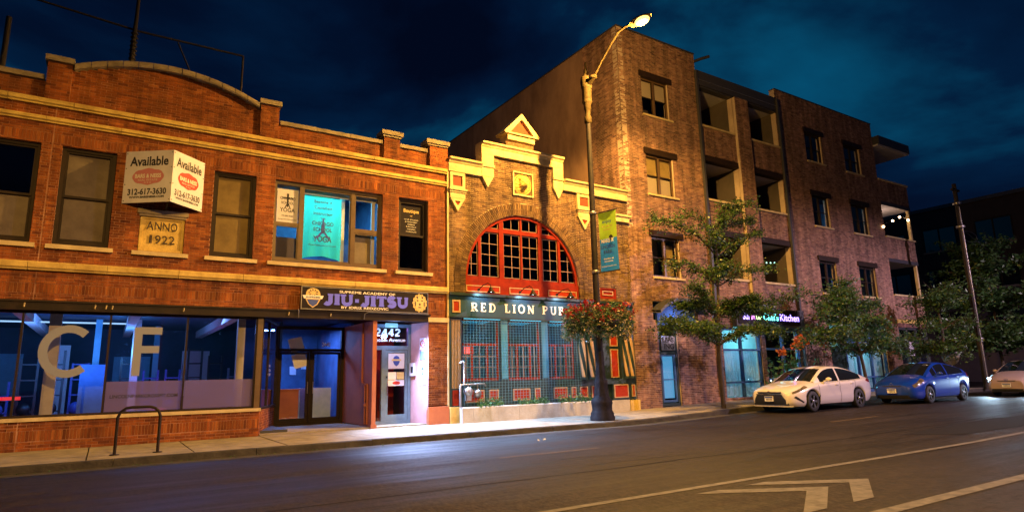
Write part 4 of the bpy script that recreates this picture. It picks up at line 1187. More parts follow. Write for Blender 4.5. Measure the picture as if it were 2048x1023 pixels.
# ------------------------------------------------------------------ the tan brick pub
PB = thing("pub_building", "tan brick pub front with a great red arched window, stone cornices and a small gable", "building", (12.4, 0, 0))
AC, AZ, AR = 11.50, 4.38, 2.27
def pb_iv(z):
    if z > 8.95: return [(10.84, 11.98)]
    if z > 8.17: return [(9.84, 13.16)]
    cuts = []
    if z < AZ and z > 3.9: cuts = [(9.22, 13.78)]
    elif AZ <= z < AZ + AR:
        w = math.sqrt(max(0, (AR + .0) ** 2 - (z - AZ) ** 2)); cuts = [(AC - w, AC + w)]
    if z <= 3.9: cuts = [(8.60, 13.9 if z > 3.15 else 16.2)]
    if 3.98 < z < 4.40: cuts.append((14.72, 15.50))
    return minus([(8.60, 16.24)], cuts)
# voussoirs replace the plain bricks in the ring round the arch
RO = AR + .40
def pb_brick(z):
    iv = pb_iv(z)
    if AZ - .46 < z < AZ + RO:
        w = math.sqrt(max(0, RO ** 2 - max(0, z - AZ) ** 2)); iv = minus(iv, [(AC - w, AC + w)])
    return iv
bw, bk = Brickwork(), MB(); dummy = MB()
brick_wall(bw, dummy, pb_brick, 3.15, 9.26, course=.0655)
brick_wall(Brickwork(), bk, pb_iv, 3.15, 9.26, course=.04)
# ring of headers on edge, two rows
for row, (r0, r1) in enumerate(((AR + .002, AR + .195), (AR + .205, AR + .395))):
    n = int(math.pi * r0 / .068)
    for i in range(n + 1):
        a = math.pi * (i + .5 * 0) / n
        rr = (r0 + r1) / 2; hw_ = .5 * (math.pi * r0 / n) - .006
        bw.ring = getattr(bw, "ring", []); bw.ring.append((AC + rr * math.cos(a), AZ + rr * math.sin(a), a, (r1 - r0) / 2, hw_))
    for s in (-1, 1):
        z = AZ - .075
        while z > 3.95:
            bw.ring.append((AC + s * rr, z, 0, (r1 - r0) / 2, .028)); z -= .068
bw.link(PB, "brick_tan", 230)
rg = MB(); tints = []
vo = MB(); vo.box(-.5, .5, -.03, .03, -.5, .5)
first = None
cnt = 0
for (x, z, a, hl, hw_) in bw.ring:
    if cnt < 150:
        if first is None:
            first = vo.build("arch_brick", "brick_tan", PB, local=True); o = first
        else:
            o = bpy.data.objects.new("arch_brick", first.data); COL.objects.link(o); o.parent = PB
        o.location = V((x, .012 + random.uniform(-.004, .003), z)) - root_loc(PB); o.scale = (hl * 2, 1, hw_ * 2); o.rotation_euler = (0, -a, 0)
        cnt += 1
    else:
        rg.obox((x, .012 + random.uniform(-.004, .003), z), V((math.cos(a), 0, math.sin(a))) * hl, (0, .03, 0), V((-math.sin(a), 0, math.cos(a))) * hw_); tints += [random.random()] * 6
        tints[-6:] = [tints[-1]] * 6
rg.tint = tints
rg.build("arch_ring", "brick_tan", PB, kind="stuff")
bk.build("wall", "mortar_tan", PB)
q = MB(); q.box(8.60, 8.85, .3, 13, 0, 7.7); q.box(15.95, 16.19, .3, 13, 0, 7.7); q.box(8.6, 16.19, 13, 13.2, 0, 7.7); q.build("side_wall", "stucco", PB)
bx("roof", "roof_felt", PB, 8.85, 15.95, .30, 13, 7.3, 7.45)
bx("upper_floor", "room_dark", PB, 8.85, 15.95, .32, 13, 3.5, 3.8)
def st(name, *boxes, m="stone_pale", side=None):
    for b in boxes:
        q = MB(); q.box(*b); q.build(name, m, PB)
def cornice(x0, x1, zb, zt, step, proud=.14):
    n = max(1, round((x1 - x0) / step))
    for i in range(n):
        a, b = x0 + (x1 - x0) * i / n + .003, x0 + (x1 - x0) * (i + 1) / n - .003
        pr = [(.30, zb), (-proud + .03, zb), (-proud + .03, zt - .17), (-proud, zt - .14), (-proud - .02, zt - .10), (-proud - .09, zt - .06), (-proud - .10, zt), (.30, zt + .012)]
        q = MB(); q.grid([[(a, y, z) for y, z in pr], [(b, y, z) for y, z in pr]], smooth=False)
        q.face([(a, y, z) for y, z in reversed(pr)]); q.face([(b, y, z) for y, z in pr]); q.build("cornice_stone", "stone_pale", PB)
cornice(8.60, 9.80, 7.76, 8.20, .62)
cornice(13.17, 16.22, 7.77, 8.17, 1.02)
cornice(9.80, 13.17, 8.55, 8.95, .84, .15)
for x0, x1 in ((9.81, 10.27), (12.72, 13.16)):
    st("corner_block", (x0, x1, -.11, .28, 7.78, 8.10), (x0 - .02, x1 + .02, -.15, .28, 8.10, 8.18), (x0, x1, -.12, .28, 8.18, 8.545))
    q = MB(); c = (x0 + x1) / 2; q.prism([(x0 + .02, 7.775), (c, 7.42), (x1 - .02, 7.775)], -.10, .02); q.build("pendant", "stone_pale", PB)
for x0, x1, ap in ((8.66, 9.20, 6.47), (13.79, 14.40, 6.43)):
    q = MB(); rect_frame(q, x0, x1, 7.20, 7.74, -.09, .03, .10); q.build("panel_frame", "stone_pale", PB)
    q = MB(); q.box(x0 + .1, x1 - .1, -.05, .02, 7.30, 7.64); q.build("panel", "inset_red", PB)
    st("bracket", (x0 - .05, x1 + .05, -.16, .02, 7.14, 7.20), (x0 - .02, x1 + .02, -.12, .02, 7.08, 7.138), (x0, x1, -.09, .02, 6.90, 7.078))
    c = (x0 + x1) / 2
    q = MB()
    P_ = [(x0 + .01, 6.897), (c, ap), (x1 - .01, 6.897)]; I_ = [(x0 + .16, 6.80), (c, ap + .18), (x1 - .16, 6.80)]
    for i in range(3): q.prism([P_[i], P_[(i + 1) % 3], I_[(i + 1) % 3], I_[i]][::-1], -.085, .02)
    q.build("pendant", "stone_pale", PB)
    q = MB(); q.prism([(a + (c - a) * .02, b) for a, b in I_], -.05, .02); q.build("pendant_panel", "red_bright", PB)
st("bracket", (15.45, 16.32, -.17, .02, 7.13, 7.21), (15.5, 16.26, -.11, .02, 6.93, 7.128))
# little gable
st("gable_stone", (10.86, 11.98, -.10, .42, 9.26, 9.44), m="stone_pale")
st("gable_stone", (10.72, 12.12, -.18, .45, 9.442, 9.50), m="stone_pale")
q = MB(); q.box(10.84, 11.98, .28, .44, 8.95, 9.26); q.build("gable_back", "brick_tan", PB)
q = MB(); q.prism([(10.95, 9.503), (11.89, 9.503), (11.42, 10.08)], -.04, .40); q.build("gable_panel", "inset_red", PB)
for s in (-1, 1):
    q = MB(); P_ = [(11.42, 10.26), (11.42, 10.06), (11.42 + s * .50, 9.50), (11.42 + s * .74, 9.50)]
    q.prism(P_ if s > 0 else P_[::-1], -.16, .44); q.build("raking_stone", "stone_pale", PB)
# lion relief plaque: a carved height field in a square stone
q = MB(); rect_frame(q, 11.05, 11.89, 7.32, 8.17, -.06, .03, .05); q.build("plaque_frame", "stone_pale", PB)
def lion_h(u, v):
    r = math.hypot(u, v); a = math.atan2(v, u)
    if r > .98: return 0.0
    h = .02 if r > .9 else 0
    h += .05 * max(0, 1 - (r / .88) ** 4) * (1 + .35 * math.cos(13 * a + 5 * r))
    f = 1 - (u / .42) ** 2 - ((v + .02) / .55) ** 2
    if f > 0: h += .09 * math.sqrt(f)
    m_ = 1 - (u / .24) ** 2 - ((v + .26) / .22) ** 2
    if m_ > 0: h += .09 * math.sqrt(m_)
    n_ = 1 - (u / .10) ** 2 - ((v + .06) / .30) ** 2
    if n_ > 0: h += .04 * math.sqrt(n_)
    for s in (-1, 1):
        e = 1 - ((u - s * .19) / .09) ** 2 - ((v - .12) / .06) ** 2
        if e > 0: h -= .06 * e
        b_ = 1 - ((u - s * .36) / .13) ** 2 - ((v - .45) / .13) ** 2
        if b_ > 0: h += .05 * b_
    mo = 1 - (u / .17) ** 2 - ((v + .42) / .05) ** 2
    if mo > 0: h -= .07 * mo
    return h
q = MB(); K = 44
q.grid([[(11.10 + .74 * i / K, .012 - lion_h(2 * i / K - 1, 2 * j / K - 1) * 1.25, 7.37 + .75 * j / K) for j in range(K + 1)] for i in range(K + 1)])
q.build("lion_relief", "stone", PB)

# arched window: red frame, glazing bars, panes
aw = MB()
def arc_top(x, r): return AZ + math.sqrt(max(0, r * r - (x - AC) ** 2))
ri = AR - .01
n = 40
for i in range(n):  # curved head
    a0, a1 = math.pi * i / n, math.pi * (i + 1) / n
    aw.prism([(AC + ri * math.cos(a0), AZ + ri * math.sin(a0)), (AC + ri * math.cos(a1), AZ + ri * math.sin(a1)), (AC + (ri - .10) * math.cos(a1), AZ + (ri - .10) * math.sin(a1)), (AC + (ri - .10) * math.cos(a0), AZ + (ri - .10) * math.sin(a0))][::-1], .07, .26)
for x, w_ in ((10.63, .17), (12.20, .17), (9.80, .10), (13.0, .10)):
    zt = arc_top(x - w_ / 2 if x < AC else x + w_ / 2, ri - .05)
    aw.box(x - w_ / 2, x + w_ / 2, .09, .25, AZ, zt)
aw.box(11.385, 11.455, .10, .24, AZ, 6.58)
for x0, x1, z0, z1 in ((9.85, 10.54, 5.97, 6.10), (10.72, 12.11, 5.98, 6.12), (12.29, 12.95, 5.97, 6.10), (9.24, 13.76, 4.385, 4.47)):
    aw.box(x0, x1, .095, .245, z0, z1)
awo = aw.build("arch_window", "red_wood", PB)
gb = MB()
def bars(x0, x1, z0, z1, nx, nz, clip=True):
    fr_ = .022
    for i in range(nx + 1):
        x = x0 + (x1 - x0) * i / nx; zt = min(z1, arc_top(x, ri - .10)) if clip else z1
        if zt - z0 > .06: gb.box(x - fr_ / 2, x + fr_ / 2, .135, .165, z0, zt)
    for j in range(nz + 1):
        z = z0 + (z1 - z0) * j / nz; w_ = math.sqrt(max(0, (ri - .10) ** 2 - (z - AZ) ** 2)); a, b = max(x0, AC - w_), min(x1, AC + w_)
        if b - a > .05: gb.box(a, b, .138, .163, z - fr_ / 2, z + fr_ / 2)
bars(9.88, 10.51, 4.50, 5.94, 2, 4); bars(10.74, 11.365, 4.50, 5.95, 2, 4); bars(11.475, 12.09, 4.50, 5.95, 2, 4); bars(12.32, 12.93, 4.50, 5.94, 2, 4)
bars(9.30, 9.73, 4.50, 5.62, 2, 3); bars(13.07, 13.70, 4.50, 5.62, 2, 3)
bars(10.74, 11.365, 6.15, 6.52, 2, 1); bars(11.475, 12.09, 6.15, 6.52, 2, 1); bars(9.95, 10.52, 6.12, 6.30, 2, 1); bars(12.31, 12.92, 6.12, 6.30, 2, 1)
gb.build("glazing_bar", "sash_buff", awo)
def pane(x0, x1, z0, z1):
    P_ = [(x0, z0), (x1, z0)] + [(x1 + (x0 - x1) * i / 6, min(z1, arc_top(x1 + (x0 - x1) * i / 6, ri - .09))) for i in range(7)]
    q = MB(); q.prism(P_, .148, .153); q.build("pane", "glass_dark", awo)
for a, b in ((9.30, 9.75), (9.85, 10.54), (10.72, 11.385), (11.455, 12.115), (12.285, 12.95), (13.05, 13.72)):
    pane(a, b, 4.47, 5.98)
for a, b in ((9.95, 10.54), (10.72, 11.385), (11.455, 12.115), (12.285, 12.95)):
    pane(a, b, 6.10, 6.60)
sp = MB(); sp.box(9.235, 13.77, .05, .26, 3.90, 4.38); sp.build("apron", "red_wood", PB)
for x0, x1 in ((9.27, 10.51), (10.87, 12.05), (12.44, 13.66)):
    q = MB(); rect_frame(q, x0, x1, 3.955, 4.17, .025, .052, .03); q.build("apron_moulding", "trim_buff", PB)
    q = MB(); q.box(x0 + .03, x1 - .03, .035, .051, 3.985, 4.14); q.build("apron_panel", "red_bright", PB)
q = MB(); rect_frame(q, 14.72, 15.50, 3.98, 4.40, .02, .2, .06); q.box(14.78, 15.44, .05, .2, 4.04, 4.34); q.build("side_panel", "red_wood", PB)
q = MB(); rect_frame(q, 14.86, 15.36, 4.12, 4.28, .025, .049, .03); q.build("apron_moulding", "trim_buff", PB)

# fascia with the name, gooseneck lamps
q = MB(); q.box(8.61, 16.18, -.06, .26, 3.16, 3.80); q.build("fascia", "green_sign", PB)
q = MB(); q.box(8.61, 16.20, -.15, .05, 3.80, 3.885); q.box(8.61, 16.19, -.10, .05, 3.12, 3.165); q.build("fascia_moulding", "green_wood", PB)
strokes("RED LION PUB", 9.38, 3.33, .265, .052, -.062, "white_ink", PB, width=3.62, track=.34)
q = MB(); rect_frame(q, 8.72, 9.0, 3.27, 3.66, -.085, -.055, .05); q.build("panel_frame", "trim_buff", PB)
q = MB(); q.box(8.77, 8.95, -.07, -.055, 3.32, 3.61); q.build("fascia_panel", "red_bright", PB)
for i, (x, lb) in enumerate(((9.72, "black gooseneck lamp over the word RED"), (11.28, "black gooseneck lamp over the word LION"), (12.80, "black gooseneck lamp over the word PUB"))):
    g_ = thing("gooseneck_lamp", lb, "lamp", (x, -.0, 3.9), group="gooseneck lamps over the pub sign")
    q = MB(); q.tube([(x, .04, 4.03), (x, -.25, 4.14), (x, -.55, 4.16), (x, -.70, 4.08), (x, -.72, 4.0)], .014, 6); q.lathe([(.05, 0), (.05, .015)], (x, .025, 4.03), 8, 'y'); q.build("arm", "black", g_)
    q = MB(); q.lathe([(.03, .10), (.05, .07), (.06, .03), (.12, -.06), (.13, -.075), (.12, -.07), (.05, .02), (.0, .03)], (x, -.72, 3.92), 16); q.build("shade", "black", g_)
    q = MB(); q.sphere((x, -.72, 3.89), .035, 8, 6); q.build("bulb", emis("cool_bulb", (.6, .85, 1.0), 12.0), g_)
    light("gooseneck_light", 'SPOT', (x, -.72, 3.86), 950, (.36, .56, 1.0), .05, target=(x - .2, -1.75, 0), spot=104, blend=.7)
    light("gooseneck_light", 'SPOT', (x, -.50, 3.92), 34, (.35, .75, 1.0), .04, target=(x, -.06, 3.62), spot=110, blend=.9)
# interior and shopfront woodwork
q = MB(); q.box(8.85, 15.95, 4.0, 4.1, 0, 3.5); q.box(8.9, 9.0, .35, 4, 0, 3.5); q.build("bar_room", "room_dark", PB)
bx("bar_floor", "floor_dark", PB, 8.85, 15.95, .1, 4.0, .0, .06)
q = MB()
q.box(8.62, 8.70, -.03, .26, .42, 3.12); q.box(9.03, 9.07, -.02, .26, .42, 3.12)
for x in (10.63, 12.22, 13.66): q.box(x - .15, x + .15, .02, .28, .46, 3.12)
q.box(9.07, 14.45, -.03, .26, 1.06, 1.18); q.box(9.07, 14.45, -.01, .26, .46, .55); q.box(9.07, 14.45, -.01, .26, .95, 1.06)
for x in (9.1, 9.95, 10.45, 10.8, 11.65, 12.05, 12.4, 13.15, 13.5, 14.0, 14.4): q.box(x - .06, x + .06, -.008, .24, .55, .95)
q.box(9.07, 14.45, .12, .2, .5, .96)
q.box(14.45, 14.60, -.03, .28, .42, 3.12); q.box(15.52, 15.62, -.03, .28, .42, 3.12); q.box(16.10, 16.18, -.03, .28, .42, 3.12); q.box(14.6, 15.52, .10, .28, .42, 3.12)
q.box(14.60, 16.18, -.05, .1, .98, 1.16)
q.build("shopfront_frame", "green_wood", PB)
for x in (10.63, 12.22):
    bx("pilaster_panel", "cyan_glow_tint", PB, x - .11, x + .11, .005, .03, 1.25, 3.08)
for x0, x1 in ((9.20, 9.85), (10.02, 10.36), (10.90, 11.56), (11.74, 11.96), (12.50, 13.06), (13.24, 13.44), (13.60, 13.94)):
    q = MB(); rect_frame(q, x0, x1, .57, .93, -.022, .02, .03); q.build("panel_frame", "trim_buff", PB)
    q = MB(); q.box(x0 + .03, x1 - .03, -.012, .02, .60, .90); q.build("stall_panel", "red_bright", PB)
# three glazed bays with red sashes
for x0, x1 in ((9.09, 10.46), (10.80, 12.05), (12.39, 13.48)):
    q = MB(); rect_frame(q, x0, x1, 1.20, 3.10, .12, .2, .06, .08)
    q.box(x0 + .06, x1 - .06, .13, .19, 2.28, 2.36)
    for t in (.30, .70): 
        xx = x0 + (x1 - x0) * t; q.box(xx - .035, xx + .035, .125, .195, 1.28, 2.28)
    w = q.build("bay_window", "red_wood", PB)
    q = MB()
    for t in (.15, .5, .85):
        xx = x0 + (x1 - x0) * t; q.box(xx - .012, xx + .012, .14, .17, 1.28, 2.28)
    for z in (1.62, 1.95): q.box(x0 + .06, x1 - .06, .141, .169, z - .012, z + .012)
    q.build("glazing_bar", "sash_buff", w)
    bx("pane", "glass", w, x0 + .06, x1 - .06, .152, .158, 1.28, 3.04)
def striped_column(x, z0, z1, r, m=("trim_buff", "green_wood"), twist=5.0, y=-.02, name="twisted_column"):
    q = MB(); rows = []; n = 24; k = 40
    for j in range(k + 1):
        z = z0 + (z1 - z0) * j / k
        rows.append([(x + r * (1 + .13 * math.cos(3 * a)) * math.cos(a - twist * z / 3), y + r * (1 + .13 * math.cos(3 * a)) * math.sin(a - twist * z / 3), z) for a in np.linspace(0, 2 * math.pi, n + 1)[:-1]])
    kk = len(q.v)
    for r_ in rows: q.v += r_
    for j in range(k):
        for i in range(n):
            a = 2 * math.pi * (i + .5) / n; z = z0 + (z1 - z0) * (j + .5) / k
            q.f.append((kk + j * n + i, kk + j * n + (i + 1) % n, kk + (j + 1) * n + (i + 1) % n, kk + (j + 1) * n + i))
            q.mi.append(0 if math.cos(3 * a) > -.35 else 1); q.sm.append(True)
    for zz in (z0, z1): q.lathe([(r * 1.35, zz - .04), (r * 1.35, zz + .04)], (x, y, 0), 14, mi=1)
    q.build(name, list(m), PB)
for x in (13.76, 14.15): striped_column(x, 1.2, 3.05, .12)
for x in (15.77, 16.02): striped_column(x, 1.2, 3.05, .11)
q = MB(); q.box(8.70, 9.03, -.02, .2, .42, 3.12)
q.build("pilaster", "green_wood", PB)
for i in range(6):
    q = MB(); x = 8.735 + .052 * i; q.tube([(x, -.022, 1.0), (x, -.022, 3.05)], .016, 6); q.build("pilaster_reed", "trim_buff", PB)
q = MB(); rect_frame(q, 8.74, 9.0, .5, .95, -.04, -.015, .03); q.box(8.77, 8.97, -.03, -.015, .53, .92); q.build("pilaster_base", "red_wood", PB)
for x0, x1, z0, z1 in ((15.12, 15.48, 1.20, 2.20), (15.12, 15.48, 2.30, 2.95), (15.10, 15.76, .50, .96), (15.94, 16.09, .52, .94), (14.18, 14.40, .55, .94)):
    y_ = -.055 if z1 < 1 and x0 > 15 else .08
    q = MB(); rect_frame(q, x0, x1, z0, z1, y_ - .02, y_ + .03, .035); q.build("panel_frame", "trim_buff", PB)
    q = MB(); q.box(x0 + .035, x1 - .035, y_ - .008, y_ + .03, z0 + .035, z1 - .035); q.build("door_panel", "red_bright", PB)
q = MB(); q.box(15.06, 16.15, -.04, .28, .42, 1.0); q.build("door_stall", "green_wood", PB)
bx("threshold", "planter", PB, 14.5, 15.75, -.12, .3, -.02, .42)
bx("plinth_stone", "stone", PB, 15.78, 16.24, -.14, .3, -.02, .40); bx("plinth_stone", "stone", PB, 8.61, 8.92, -.14, .3, -.02, .46)
light("bar_lamp", 'AREA', (11.3, 1.6, 3.3), 150, (.06, .60, .85), 2.5, target=(11.3, 1.6, 0))
for x, z in ((9.6, 2.45), (10.2, 2.5), (11.3, 2.45), (12.7, 2.5)):
    q = MB(); q.box(x, x + .35, 3.9, 3.97, z - .25, z); q.build("neon_sign", emis("red_bar_glow", (1.0, .06, .04), 2.5), PB)  # glowing red panels added for depth in the dark bar
for x, w_ in ((9.78, 1.3), (11.42, 1.2), (12.94, 1.1)):
    bx("strip_lamp", emis("cyan_strip", (.10, .70, 1.0), 1.5), PB, x - w_ / 2, x + w_ / 2, -.075, -.055, 3.085, 3.105)
    light("strip_light", 'AREA', (x, -.08, 3.06), 17, (.06, .60, 1.0), 1.1, target=(x, -.02, 1.5))
# wire mesh screen, planter, plants, gas pipework
ms = thing("wire_screen", "fine pale wire mesh stretched in front of the pub windows", "mesh screen", (11.3, -.10, .5))
q = MB()
x = 9.10
while x < 13.62: q.box(x - .004, x + .004, -.105, -.10, .48, 3.10); x += .112
z = .55
while z < 3.1: q.box(9.08, 13.62, -.109, -.105, z - .0035, z + .0035); z += .085
M["wire"] = mat("pale_wire", (.09, .20, .23), .5)
tag(q.build("wire", "wire", ms), kind="stuff")
pl = thing("stone_planter", "long low stone planter along the foot of the pub windows", "planter", (11.5, -.2, 0))
xx = 8.92
for w_ in (.38, 1.62, 1.62, 1.62):
    q = MB(); a, b = xx + .003, xx + w_ - .003
    q.grid([[(a, -.08, -.02), (a, -.31, -.02), (a, -.30, .42), (a, -.28, .45), (a, -.10, .45)], [(b, -.08, -.02), (b, -.31, -.02), (b, -.30, .42), (b, -.28, .45), (b, -.10, .45)]], smooth=False)
    q.face([(a, -.08, -.02), (a, -.10, .45), (a, -.28, .45), (a, -.30, .42), (a, -.31, -.02)]); q.face([(b, -.08, -.02), (b, -.31, -.02), (b, -.30, .42), (b, -.28, .45), (b, -.10, .45)])
    q.build("planter_stone", "planter", pl); xx += w_
bx("soil", "kerb", pl, 8.92, 14.15, -.12, .02, .0, .43)
def leaf_cloud(mb, pts, size, flat=.6, asp=.45):
    """leaf-sized rhombs at the given points"""
    for p in pts:
        d = V((random.gauss(0, 1), random.gauss(0, 1), random.gauss(0, flat))).normalized()
        n_ = V((random.gauss(0, 1), random.gauss(0, 1), random.gauss(0, 1)))
        w_ = d.cross(n_).normalized()
        s = size * random.uniform(.6, 1.3)
        p = V(p)
        mb.face([p, p + d * s * .5 + w_ * s * asp * .5, p + d * s, p + d * s * .5 - w_ * s * asp * .5])
for nm, x0, x1, h, lab, fl in (("potted_plant", 9.5, 10.4, .24, "leafy green plant in the planter beside the gas pipe", "petal_cream"), ("potted_plant", 10.95, 12.1, .20, "low bluish plant in the middle of the stone planter", None), ("potted_plant", 12.5, 13.9, .24, "low plant at the lamp post end of the stone planter", "petal_red")):
    o = thing(nm, lab, "plant", ((x0 + x1) / 2, -.16, .43))
    q = MB()
    leaf_cloud(q, [(random.uniform(x0, x1), random.uniform(-.27, -.12), .42 + abs(random.gauss(0, h * .5))) for _ in range(330)], .10)
    q.build("leaves", "leaf_d", o)
    if fl:
        q = MB(); leaf_cloud(q, [(random.uniform(x0, x1), random.uniform(-.27, -.15), .55 + random.uniform(0, .16)) for _ in range(26)], .05, asp=.9); q.build("blossoms", fl, o)
gp = thing("gas_pipe", "pale bent gas pipe with meter at the left end of the pub planter", "gas pipe", (8.95, -.2, .4))
q = MB(); q.tube([(8.98, -.10, 1.74), (9.02, -.16, 1.80), (9.06, -.18, 1.72), (9.06, -.18, 1.12), (8.92, -.20, 1.10), (8.90, -.22, 1.02), (8.90, -.22, .46)], .032, 8); q.tube([(8.90, -.20, 1.10), (9.75, -.20, 1.12), (9.80, -.16, 1.05)], .026, 8); q.build("pipe", "metal", gp)
q = MB(); q.lathe([(.02, -.07), (.13, -.06), (.13, .06), (.02, .07)], (9.18, -.20, .90), 14, 'y'); q.box(9.10, 9.26, -.26, -.14, .64, .82); q.tube([(9.18, -.2, 1.1), (9.18, -.2, .85)], .02, 6); q.lathe([(.02, -.06), (.11, -.05), (.11, .05), (.02, .06)], (9.5, -.20, .84), 14, 'y'); q.tube([(9.5, -.2, 1.1), (9.5, -.2, .8)], .02, 6); q.build("meter", "metal", gp)
# ------------------------------------------------------------------ brown brick apartment building
AB = thing("apartment_building", "four storey brown brick apartment building with recessed balconies and shops below", "building", (26, 0, 0))
AX0, AX1, AX2, AX3 = 16.25, 20.85, 26.62, 35.5
ZT, ZM, ZR = 15.20, 14.47, 14.95
winL = [(17.47, 19.03, z0, z1) for z0, z1 in ((11.67, 13.30), (8.31, 9.96), (4.98, 6.57))]
winR = [(x0, x1, z0, z1) for x0, x1 in ((28.80, 30.25), (32.33, 33.92)) for z0, z1 in ((11.66, 13.17), (8.29, 9.86), (4.96, 6.53))]
def ab_iv(z):
    cuts = [(w[0], w[1]) for w in winL + winR if w[2] < z < w[3] + .24]
    if z > ZR: return [(AX0, AX1)]
    if z > 13.72: cuts.append((AX1, AX2))
    for z0, z1 in ((11.93, 13.75), (8.58, 10.54), (5.20, 7.25)):
        if z0 < z < z1: cuts += [(20.90, 23.26), (24.18, 26.56)]
    if z < 4.05: cuts.append((17.50, 18.55) if z < 3.3 else (17.30, 19.8))
    if .25 < z < 3.1: cuts += [(21.15, 23.70), (23.98, 26.50)]
    if 3.1 < z < 3.95: cuts.append((21.9, 26.62))
    if z < 3.55: cuts.append((28.92, 34.05))
    return minus([(AX0, AX3)], cuts)
bw, bk = Brickwork(), MB()
brick_wall(bw, bk, ab_iv, .0, ZT, course=.066, L=.19)
# pier between the balconies stands proud
brick_wall(bw, bk, lambda z: [(23.26, 24.18)], 4.0, 13.72, d=.16, thick=.16, course=.066, L=.19)
# brick return on the flank
brick_wall(bw, bk, lambda z: [(0, 2.15)], 6.8, ZT + .02, o=(AX0, 2.15, 0), U=(0, -1, 0), N=(-1, 0, 0), course=.066, L=.19)
bw.link(AB, "brick_brown", 300)
# corner balconies at the far end
eb, ek = Brickwork(), MB()
for z0, z1 in ((10.45, 11.70), (7.22, 8.40), (3.88, 5.15)):
    ek = MB()
    brick_wall(eb, ek, lambda z: [(AX3, 38.72)], z0, z1, thick=.16, course=.066, L=.19)
    brick_wall(eb, ek, lambda z: [(0.17, 3.0)], z0, z1, o=(38.72, 0, 0), U=(0, 1, 0), N=(1, 0, 0), thick=.16, course=.066, L=.19)
    ek.build("balcony_wall", "mortar_brown", AB)
eb.link(AB, "brick_brown", 0)
bk.build("wall", "mortar_brown", AB)
for z0, z1 in ((10.45, 11.70), (7.22, 8.40), (3.88, 5.15)):
    bx("balcony_coping", "stone_pale", AB, AX3 + .05, 38.78, -.05, .2, z1, z1 + .08)
    bx("balcony_slab", "concrete_soffit", AB, AX3, 38.70, .02, 3.0, z0 - .20, z0 - .005)
    bx("balcony_edge", "parapet_dark" if z0 > 4 else "stone", AB, AX3, 38.74, -.02, .018, z0 - .20, z0 - .004)
bx("end_roof", "concrete_soffit", AB, AX3 - .02, 38.9, -.30, 3.0, 13.62, 13.70)
bx("roof_fascia", "parapet_dark", AB, AX3 + .02, 38.95, -.34, 3.0, 13.702, 14.2)
for z0, z1 in ((8.48, 10.25), (5.23, 7.02)):
    bx("corner_post", "stone_pale", AB, 38.52, 38.66, .03, .17, z0, z1)
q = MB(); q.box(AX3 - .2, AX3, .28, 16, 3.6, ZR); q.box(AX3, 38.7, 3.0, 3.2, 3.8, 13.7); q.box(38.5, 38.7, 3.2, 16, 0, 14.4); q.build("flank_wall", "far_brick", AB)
bx("end_door", "glass_dark", AB, 36.2, 37.8, 2.95, 2.99, 8.4, 10.2)
# flank wall, parapets, roof
q = MB(); q.box(AX0 + .004, AX0 + .27, 2.152, 17, 0, ZT); q.build("side_wall", "stucco", AB)
for cb in ((AX0 - .03, AX0 + .3, -.03, 17.05, ZT, ZT + .05), (AX0 + .303, AX1 + .02, -.03, .3, ZT, ZT + .05), (AX2 - .02, AX3 + .03, -.03, .3, ZR, ZR + .05)):
    bx("parapet_cap", "parapet_dark", AB, *cb)
q = MB(); q.box(AX0 + .27, AX3 - .2, .28, 17, 13.9, 14.0); q.box(AX0, 38.7, 17, 17.2, 0, 14.9); q.build("roof", "roof_felt", AB)
bx("middle_parapet", "parapet_dark", AB, AX1 + .14, AX2 - .08, -.05, .25, 13.78, ZM)
bx("parapet_band", "metal", AB, AX1 + .14, AX2 - .08, -.062, -.052, 14.02, 14.05)
for zf in (3.9, 7.4, 10.75):
    bx("floor_slab", "roof_felt", AB, AX0 + .27, AX3 - .2, 1.9, 17, zf, zf + .3)
q = MB(); q.tube([(20.78, .12, 14.85), (21.3, -.05, 15.1), (21.7, -.15, 15.27)], .07, 8); q.build("roof_pipe", "parapet_dark", AB)
# balconies
for (x0, x1) in ((20.90, 23.26), (24.18, 26.56)):
    for k, (z0, z1) in enumerate(((11.93, 13.72), (8.58, 10.28), (5.20, 7.0))):
        q = MB()
        q.box(x0 - .12, x0, .28, 2.0, z0 - .1, z1 + .25); q.box(x1, x1 + .12, .28, 2.0, z0 - .1, z1 + .25); q.box(x0 - .1, x1 + .1, 2.0, 2.1, z0 - .1, z1 + .25)
        q.build("balcony_side", "taupe", AB)
        bx("balcony_soffit", "concrete_soffit", AB, x0 - .01, x1 + .01, .29, 2.0, z1 + .01, z1 + .08)
        bx("balcony_floor", "concrete_soffit", AB, x0 - .01, x1 + .01, .29, 2.0, z0 - .5, z0 - .42)
        if k: bx("balcony_lintel", "frame_dark", AB, x0 + .002, x1 - .002, -.03, .27, z1 + .005, z1 + .255)
        else: bx("balcony_lintel", "parapet_dark", AB, x0 + .002, x1 - .002, -.02, .27, z1 - .02, z1 + .04)
        bx("balcony_sill", "stone_pale", AB, x0 - .03, x1 + .03, -.06, .25, z0 - .09, z0 - .002)
        q = MB(); rect_frame(q, x0 + .3, x1 - .5, z0 - .4, z1 - .25, 1.93, 1.99, .07); q.box((x0 + x1) / 2 - .14, (x0 + x1) / 2 - .07, 1.93, 1.99, z0 - .3, z1 - .3); d_ = q.build("balcony_door", "frame_dark", AB)
        bx("pane", "glass_dark", d_, x0 + .36, x1 - .56, 1.955, 1.962, z0 - .34, z1 - .31)
for x in (20.80, 26.60):
    q = MB(); q.box(x - .05, x + .07, -.14, -.03, .4, 14.4); q.build("downpipe", "parapet_dark", AB)
